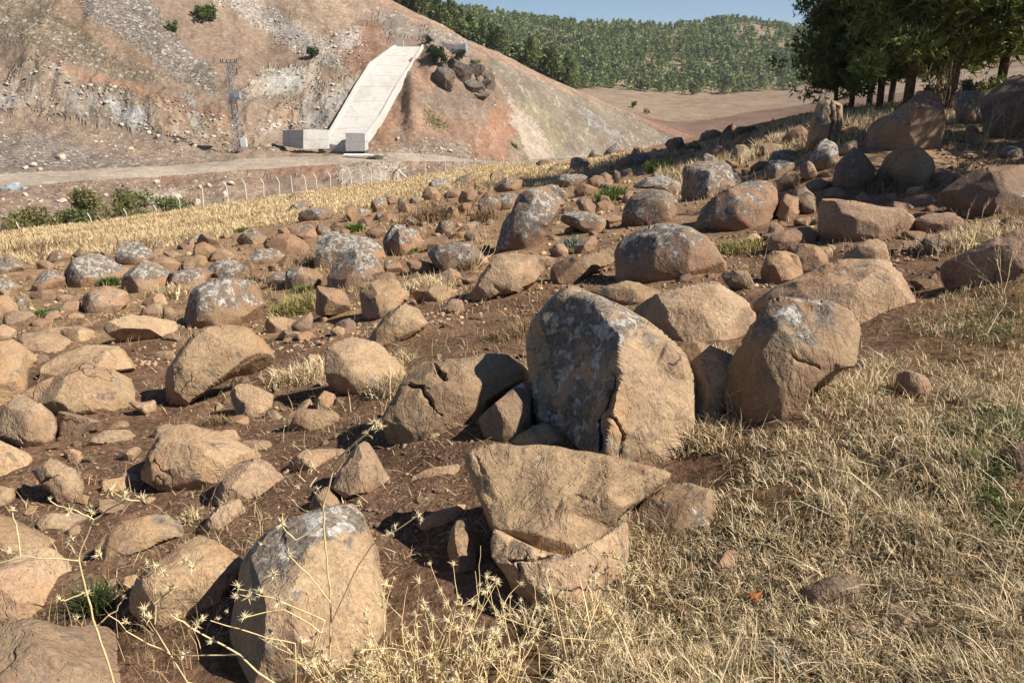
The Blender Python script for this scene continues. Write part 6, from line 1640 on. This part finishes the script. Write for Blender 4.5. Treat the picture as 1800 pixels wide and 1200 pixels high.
green_tuft(200, 500, 44, 16, 'dark green weeds in front of the white-banded orange boulder', cols=(np.array([.03, .07, .015]), np.array([.12, .18, .05])))
green_tuft(532, 512, 36, 12, 'little green weed under the dark two-toned block')
green_tuft(715, 445, 40, 14, 'green weeds at the foot of the right twin boulder')
green_tuft(80, 552, 36, 12, 'faint green weed on the soil at the left')
green_tuft(426, 408, 26, 10, 'green weed patch at the edge of the golden grass')
green_tuft(168, 1075, 36, 60, 'dark green upright grass tuft by the big squared boulder', 260, (np.array([.03, .05, .015]), np.array([.10, .13, .04])))
green_tuft(905, 258, 10, 6, 'speck of green at the far end of the golden strip', 60)
o_ = heap(765, 214, 60, 5, 300, 0); blades(o_[0], o_[1], RNG.uniform(0, 6.28, 300), np.abs(RNG.normal(.4, .3, 300)), 1.5 * o_[2], np.tile([.17, .19, .06], (300, 1)), 'green_grass', 'green grass patch on the orange slope right of the spillway')

# ---------------------------------------------------------------- branching dry plants
def branch(g, tips, p, d, L, r, depth, rn, spread=.6, up_=.25, kids=(2, 4), sides=4, shrink=.62):
    n = 4; pts = [p]; q = np.array(p, float); dd = np.array(d, float)
    for i in range(n):
        dd = dd + rn.normal(0, .11, 3) + [0, 0, up_ * .08]; dd /= np.linalg.norm(dd)
        q = q + dd * L / n; pts.append(q.copy())
    g.tube(pts, np.linspace(r, r * .6, n + 1), sides)
    if depth == 0:
        tips.append((q, dd)); return
    for _ in range(rn.integers(kids[0], kids[1] + 1)):
        f = rn.integers(2, n + 1)
        nd = dd + rn.normal(0, spread, 3) + [0, 0, up_]; nd /= np.linalg.norm(nd)
        branch(g, tips, pts[f], nd, L * shrink * rn.uniform(.7, 1.2), r * .62, depth - 1, rn, spread, up_, kids, sides, shrink)
    tips.append((q, dd))
M_THIS = simple('straw_yellow_stem', (.70, .52, .26), .2, 30, .7, 0)
M_HEAD = simple('thistle_spines', None, .1, 30, .7, 0, use_col=True, trans=.15)
def head_mesh(seed):
    rn = np.random.default_rng(seed); g = Geo()
    zz = np.array([-.004, 0, .004, .008, .011]); rr = np.array([.0015, .0048, .0058, .0042, .0022])
    g.tube(np.stack([0 * zz, 0 * zz, zz], -1), rr, 7, col=(.68, .52, .26))
    for i in range(17):
        a = rn.uniform(0, 6.28); e = rn.uniform(-.35, 1.2)
        d = np.array([math.cos(a) * math.cos(e), math.sin(a) * math.cos(e), math.sin(e)])
        s = np.cross(d, rn.normal(0, 1, 3)); s /= np.linalg.norm(s)
        L = rn.uniform(.011, .023); o_ = np.array([0, 0, .003]) + d * .003
        s2 = np.cross(d, s)
        g.add([o_ - s * .0012, o_ + s * .0012, o_ + s2 * .0014, o_ + d * L], tris=[(0, 1, 3), (1, 2, 3), (2, 0, 3)], col=(.84, .69, .42))
    for i in range(14):
        a = rn.uniform(0, 6.28); e = rn.uniform(.7, 1.5); d = np.array([math.cos(a) * math.cos(e), math.sin(a) * math.cos(e), math.sin(e)])
        s = np.cross(d, rn.normal(0, 1, 3)); s /= np.linalg.norm(s); o_ = np.array([0, 0, .009])
        g.add([o_ - s * .001, o_ + s * .001, o_ + d * .008], tris=[(0, 1, 2)], col=(.80, .72, .52))
    return g.mesh('seed_head')
HEADS = [head_mesh(i) for i in range(5)]
for m in HEADS: m.materials.append(M_HEAD)
def add_head(root, p, d, rn, s=1.0):
    o = link('seed_head', HEADS[rn.integers(0, 5)], None, root)
    o.location = np.array(p) - np.array(root.location)
    o.rotation_euler = Vector(np.asarray(d) + rn.normal(0, .25, 3)).to_track_quat('Z', 'Y').to_euler()
    k = s * (rn.uniform(.8, 1.2) if rn.uniform() < .65 else rn.uniform(.4, .75)); o.scale = (k, k, k)
def thistle(px, py, y, height, label, seed, lean=(0, 0), stems=3, depth=2, most=30, r=.0030, spread=.55):
    rn = np.random.default_rng(seed)
    w_ = W(px, py, y); b = on_ground(w_[0], w_[1])
    root = empty('dry_thistle', b, label, 'thistle', 'dry yellow thistles in the foreground')
    g, tips = Geo(), []
    for s in range(stems):
        d = np.array([lean[0] + rn.normal(0, .28), lean[1] + rn.normal(0, .22), 1.0]); d /= np.linalg.norm(d)
        branch(g, tips, b - [0, 0, .02], d, height * rn.uniform(.5, .72), r, depth, rn, spread, .18, (2, 3), 4, .56)
    part('stem', g, M_THIS, root, True)
    rn.shuffle(tips)
    for p, d in tips[:most]: add_head(root, p, d, rn)
    return root
def drawn_thistle(y, lines, heads, label, seed, r=.0031):
    """a plant whose main stems follow what the photograph shows, y metres ahead, with some depth"""
    rn = np.random.default_rng(seed)
    b = W(*lines[0][0], y); b[2] = min(b[2], float(ground_h(b[0], b[1])))
    root = empty('dry_thistle', b, label, 'thistle', 'dry yellow thistles in the foreground')
    g = Geo()
    for i, L in enumerate(lines):
        off = 0 if i == 0 else rn.uniform(-.06, .06)
        pts = np.array([W(a, c, y + off * j / max(len(L) - 1, 1)) for j, (a, c) in enumerate(L)])
        if i == 0: pts = np.concatenate([[b], pts])
        # smooth the line a little
        q = np.concatenate([pts[:1]] + [pts[j:j+1] + (pts[j+1:j+2] - pts[j:j+1]) * f for j in range(len(pts) - 1) for f in (.33, .66, 1.0)])
        q[1:-1] += rn.normal(0, .0016, q[1:-1].shape)
        g.tube(q, np.linspace(r * (1 if i == 0 else .7), r * (.6 if i == 0 else .42), len(q)), 5)
    part('stem', g, M_THIS, root, True)
    for a, c in heads:
        p = W(a, c, y + rn.uniform(-.03, .03)); add_head(root, p, np.array([rn.normal(0, .5), rn.normal(-.2, .4), 1]), rn, 1.05)
    return root
drawn_thistle(1.72, [[(205,1230),(188,1160),(172,1110),(152,1040),(138,985),(150,945),(165,913),(195,893),(222,877)], [(138,985),(95,981),(36,978),(-5,990)], [(36,978),(30,930),(22,900)], [(165,913),(135,897),(110,892),(88,880)], [(222,877),(248,880)], [(222,877),(196,863)], [(170,1100),(205,1070),(216,1052)], [(150,1040),(115,1055),(105,1053)]],
              [(222,868),(248,877),(196,862),(165,902),(22,897),(88,878),(14,972),(122,900),(216,1050),(127,950),(105,1052),(150,1045),(137,1085),(176,975)], 'tall single dry thistle forking in front of the big squared boulder at lower left', 61)
drawn_thistle(1.75, [[(575,1240),(580,1120),(582,1060),(574,980),(568,925),(570,890),(580,840),(600,800),(640,765),(658,748)], [(570,890),(545,855),(525,835)], [(545,855),(560,830),(552,822)], [(568,925),(520,950),(497,925)], [(582,1060),(540,1010),(507,975)], [(580,1100),(620,1010),(655,960),(735,905)], [(600,800),(640,765),(655,770)]],
              [(658,744),(670,752),(644,762),(552,822),(505,830),(525,858),(560,860),(497,922),(507,975),(457,958),(735,908),(742,915),(690,940),(695,925),(633,885)], 'dry thistle rising in front of the barrel-shaped boulder, its tip beside the pyramid stone', 62)
drawn_thistle(1.7, [[(520,1235),(420,1150),(330,1100),(300,1080)], [(520,1235),(330,1200),(275,1110),(272,1060),(272,1000)], [(272,1060),(310,1030),(340,998)], [(420,1150),(300,1150),(240,1120),(190,1080)], [(520,1235),(520,1130),(450,1115),(370,1090)], [(520,1235),(565,1110),(500,1070),(430,1085)], [(520,1235),(572,1090),(480,1050),(420,1035)]],
              [(272,998),(258,990),(340,996),(325,985),(300,1035),(288,1008),(265,1085),(310,1082),(255,1070),(220,1095),(355,1090),(385,1088),(400,1075),(430,1085),(442,1052),(415,1050),(420,1030),(435,1048),(460,1040),(480,1010),(490,1055),(510,1055),(345,1100),(325,1150),(370,1130)], 'sprawling dry thistle lying across the oval boulder and the barrel boulder', 63)
for i, (px, py, y, h, lean, lab, st) in enumerate([
    (620, 1330, 1.62, .40, (.1, 0), 'bushy dry thistle at the lower left of the thistle thicket', 4), (700, 1310, 1.66, .44, (.1, .0), 'tallest bushy thistle of the thicket below the great tan slab', 5), (760, 1300, 1.70, .42, (.05, .1), 'thistle in the middle of the thicket with starry heads', 5),
    (820, 1290, 1.72, .40, (.15, .05), 'thistle at the right of the starry thicket, in front of the slab base', 4), (560, 1330, 1.6, .34, (-.1, 0), 'thistle at the foot of the barrel-shaped boulder', 4), (880, 1260, 1.78, .32, (.3, .1), 'low thistle leaning right under the slab base', 3),
    (1010, 1150, 1.95, .34, (.25, .1), 'thin thistle on the grass edge right of the slab base', 3), (480, 1330, 1.58, .30, (-.2, 0), 'low thistle in front of the bottom left boulders', 3), (640, 1290, 1.72, .34, (-.1, .1), 'thistle behind the tallest one in the thicket', 4), (120, 1330, 1.55, .24, (-.1, 0), 'small thistle at the bottom left corner', 3), (330, 1330, 1.56, .28, (0, 0), 'small thistle below the smooth oval boulder', 3),
    (655, 1300, 1.68, .42, (0, 0), 'thistle left of centre in the thicket below the slab', 5), (725, 1290, 1.74, .44, (0, .1), 'thistle at the back of the thicket, nearest the broken block', 5), (790, 1320, 1.64, .40, (.1, 0), 'thistle at the front right of the thicket', 5), (850, 1310, 1.66, .36, (.15, 0), 'thistle between the thicket and the bent bare stalks', 4), (590, 1300, 1.66, .36, (.15, 0), 'thistle covering the lower right of the barrel-shaped boulder', 4), (690, 1345, 1.55, .36, (0, 0), 'thistle lowest in the thicket at the bottom edge', 5),
    (740, 1340, 1.56, .33, (0, 0), 'thistle at the bottom edge before the tallest one', 4), (1090, 1040, 2.3, .24, (.2, 0), 'thistle sprigs on the grass beside the half buried boulder', 3)]):
    thistle(px, py, y, h * (1.22 if 580 < px < 860 else 1), lab, 200 + i, lean, st, 2, 28)
drawn_thistle(1.9, [[(1010,1230),(985,1100),(960,1010)], [(1010,1230),(1080,1130),(990,1120),(870,1080)], [(1010,1230),(1080,1165),(1200,1170),(1320,1180)]], [(960,1005),(870,1078)], 'bent bare thistle stalks across the dark gap at bottom centre', 71)
def dry_shrub(px, py, h_px, label, seed, stems=5, depth=3, lean=(0, 0), mat=None, r=.006, spread=.45):
    rn = np.random.default_rng(seed); b = hit(px, py); k = np.linalg.norm(b) / F_PX; h = h_px * k
    root = empty('dry_shrub', b, label, 'shrub', 'withered brown shrubs')
    g, tips = Geo(), []
    for s in range(stems):
        d = np.array([lean[0] + rn.normal(0, .35), lean[1] + rn.normal(0, .3), 1.0]); d /= np.linalg.norm(d)
        branch(g, tips, b - [0, 0, .03], d, h * rn.uniform(.45, .65), max(r * h, .9 * k * .8), depth, rn, spread, .2, (2, 3), 3, .6)
    part('twigs', g, mat or M_TWIG, root)
dry_shrub(1695, 340, 150, 'tall withered shrub between the toppled column and the dark far-right boulder', 301, 6)
dry_shrub(1660, 210, 90, 'brown withered shrub left of the pointed grey slab', 302, 5, 3, (-.4, 0))
dry_shrub(1770, 260, 90, 'withered shrub before the massive dark boulder at the right edge', 303, 4, 3, (.2, 0))
dry_shrub(1700, 470, 110, 'straw-coloured dry shrub on the shaded mound at the right edge', 304, 6, 3, (.1, 0), M_THIS)
dry_shrub(1760, 520, 110, 'pale dry shrub in the grass at the right edge', 305, 5, 3, (0, 0), M_THIS)
dry_shrub(1510, 650, 190, 'single thin dry stalk right of the saddle-shaped boulder', 306, 1, 1, (0, 0), None, .004, .25)
dry_shrub(1290, 730, 100, 'dry stalks in the gap between upright and saddle boulders', 307, 4, 2, (-.1, 0), M_THIS, .004)
dry_shrub(830, 480, 90, 'thin dry weed stalks in front of the black-sided block', 308, 4, 2, (.1, 0), M_THIS, .005)
dry_shrub(545, 470, 80, 'leafless reddish weed left of the orange lichen boulders', 309, 2, 2, (0, 0), None, .004)
dry_shrub(1580, 335, 40, 'brush of fallen twigs below the angular two-faced boulder', 310, 6, 3, (.3, 0))
dry_shrub(30, 452, 70, 'two bare stalks standing in the golden grass at the left', 311, 2, 1, (0, 0), None, .005, .2)
dry_shrub(690, 318, 26, 'brown weed in the golden grass below the fence', 312, 4, 2)
dry_shrub(440, 425, 26, 'low brown weed in the golden grass above the rocks', 313, 7, 3)
dry_shrub(75, 460, 40, 'brown weed clump at the rim of the golden grass, left', 314, 9, 3)
# the curled orange leaf in the lower right grass
b = hit(1318, 1062)
g = Geo()
for i in range(7):
    a = -1.2 + i * .4 ; L = .035 + .012 * math.sin(i * 2.1)
    pts = [np.array([0, 0, .02]), np.array([math.cos(a) * L * .5 - .01, .01 * math.sin(i), .03 + math.sin(a) * L * .35]), np.array([math.cos(a) * L, .012 * math.cos(i * 3), .032 + math.sin(a) * L * .6])]
    s = np.array([0, .007, .004])
    g.add([pts[0] - s * .3, pts[0] + s * .3, pts[1] + s, pts[1] - s, pts[2]], tris=[(0, 1, 2), (0, 2, 3), (3, 2, 4)], col=(.42, .13, .045))
o = link('dead_leaf', g.mesh('dead_leaf'), M_STRAW, loc=b); tag(o, 'curled orange-red dead leaf in the lower right grass', 'leaf')

# ---------------------------------------------------------------- thin dry-season haze over the valley
hz = bpy.data.meshes.new('haze')
hv = [(x, y, z) for x in (-1900, 1900) for y in (-30, 2700) for z in (-60, 330)]
hz.from_pydata(hv, [], [(0, 1, 3, 2), (4, 6, 7, 5), (0, 4, 5, 1), (2, 3, 7, 6), (0, 2, 6, 4), (1, 5, 7, 3)])
ho_ = link('haze', hz)
hm = bpy.data.materials.new('haze'); hm.use_nodes = True
ht = hm.node_tree; ht.nodes.clear()
hout = ht.nodes.new('ShaderNodeOutputMaterial'); hvn = ht.nodes.new('ShaderNodeVolumePrincipled')
hvn.inputs['Color'].default_value = (.86, .91, 1.0, 1); hvn.inputs['Density'].default_value = .00012; hvn.inputs['Anisotropy'].default_value = .2
ht.links.new(hvn.outputs[0], hout.inputs['Volume'])
hz.materials.append(hm)
tag(ho_, 'thin pale haze hanging over the valley', kind='stuff')
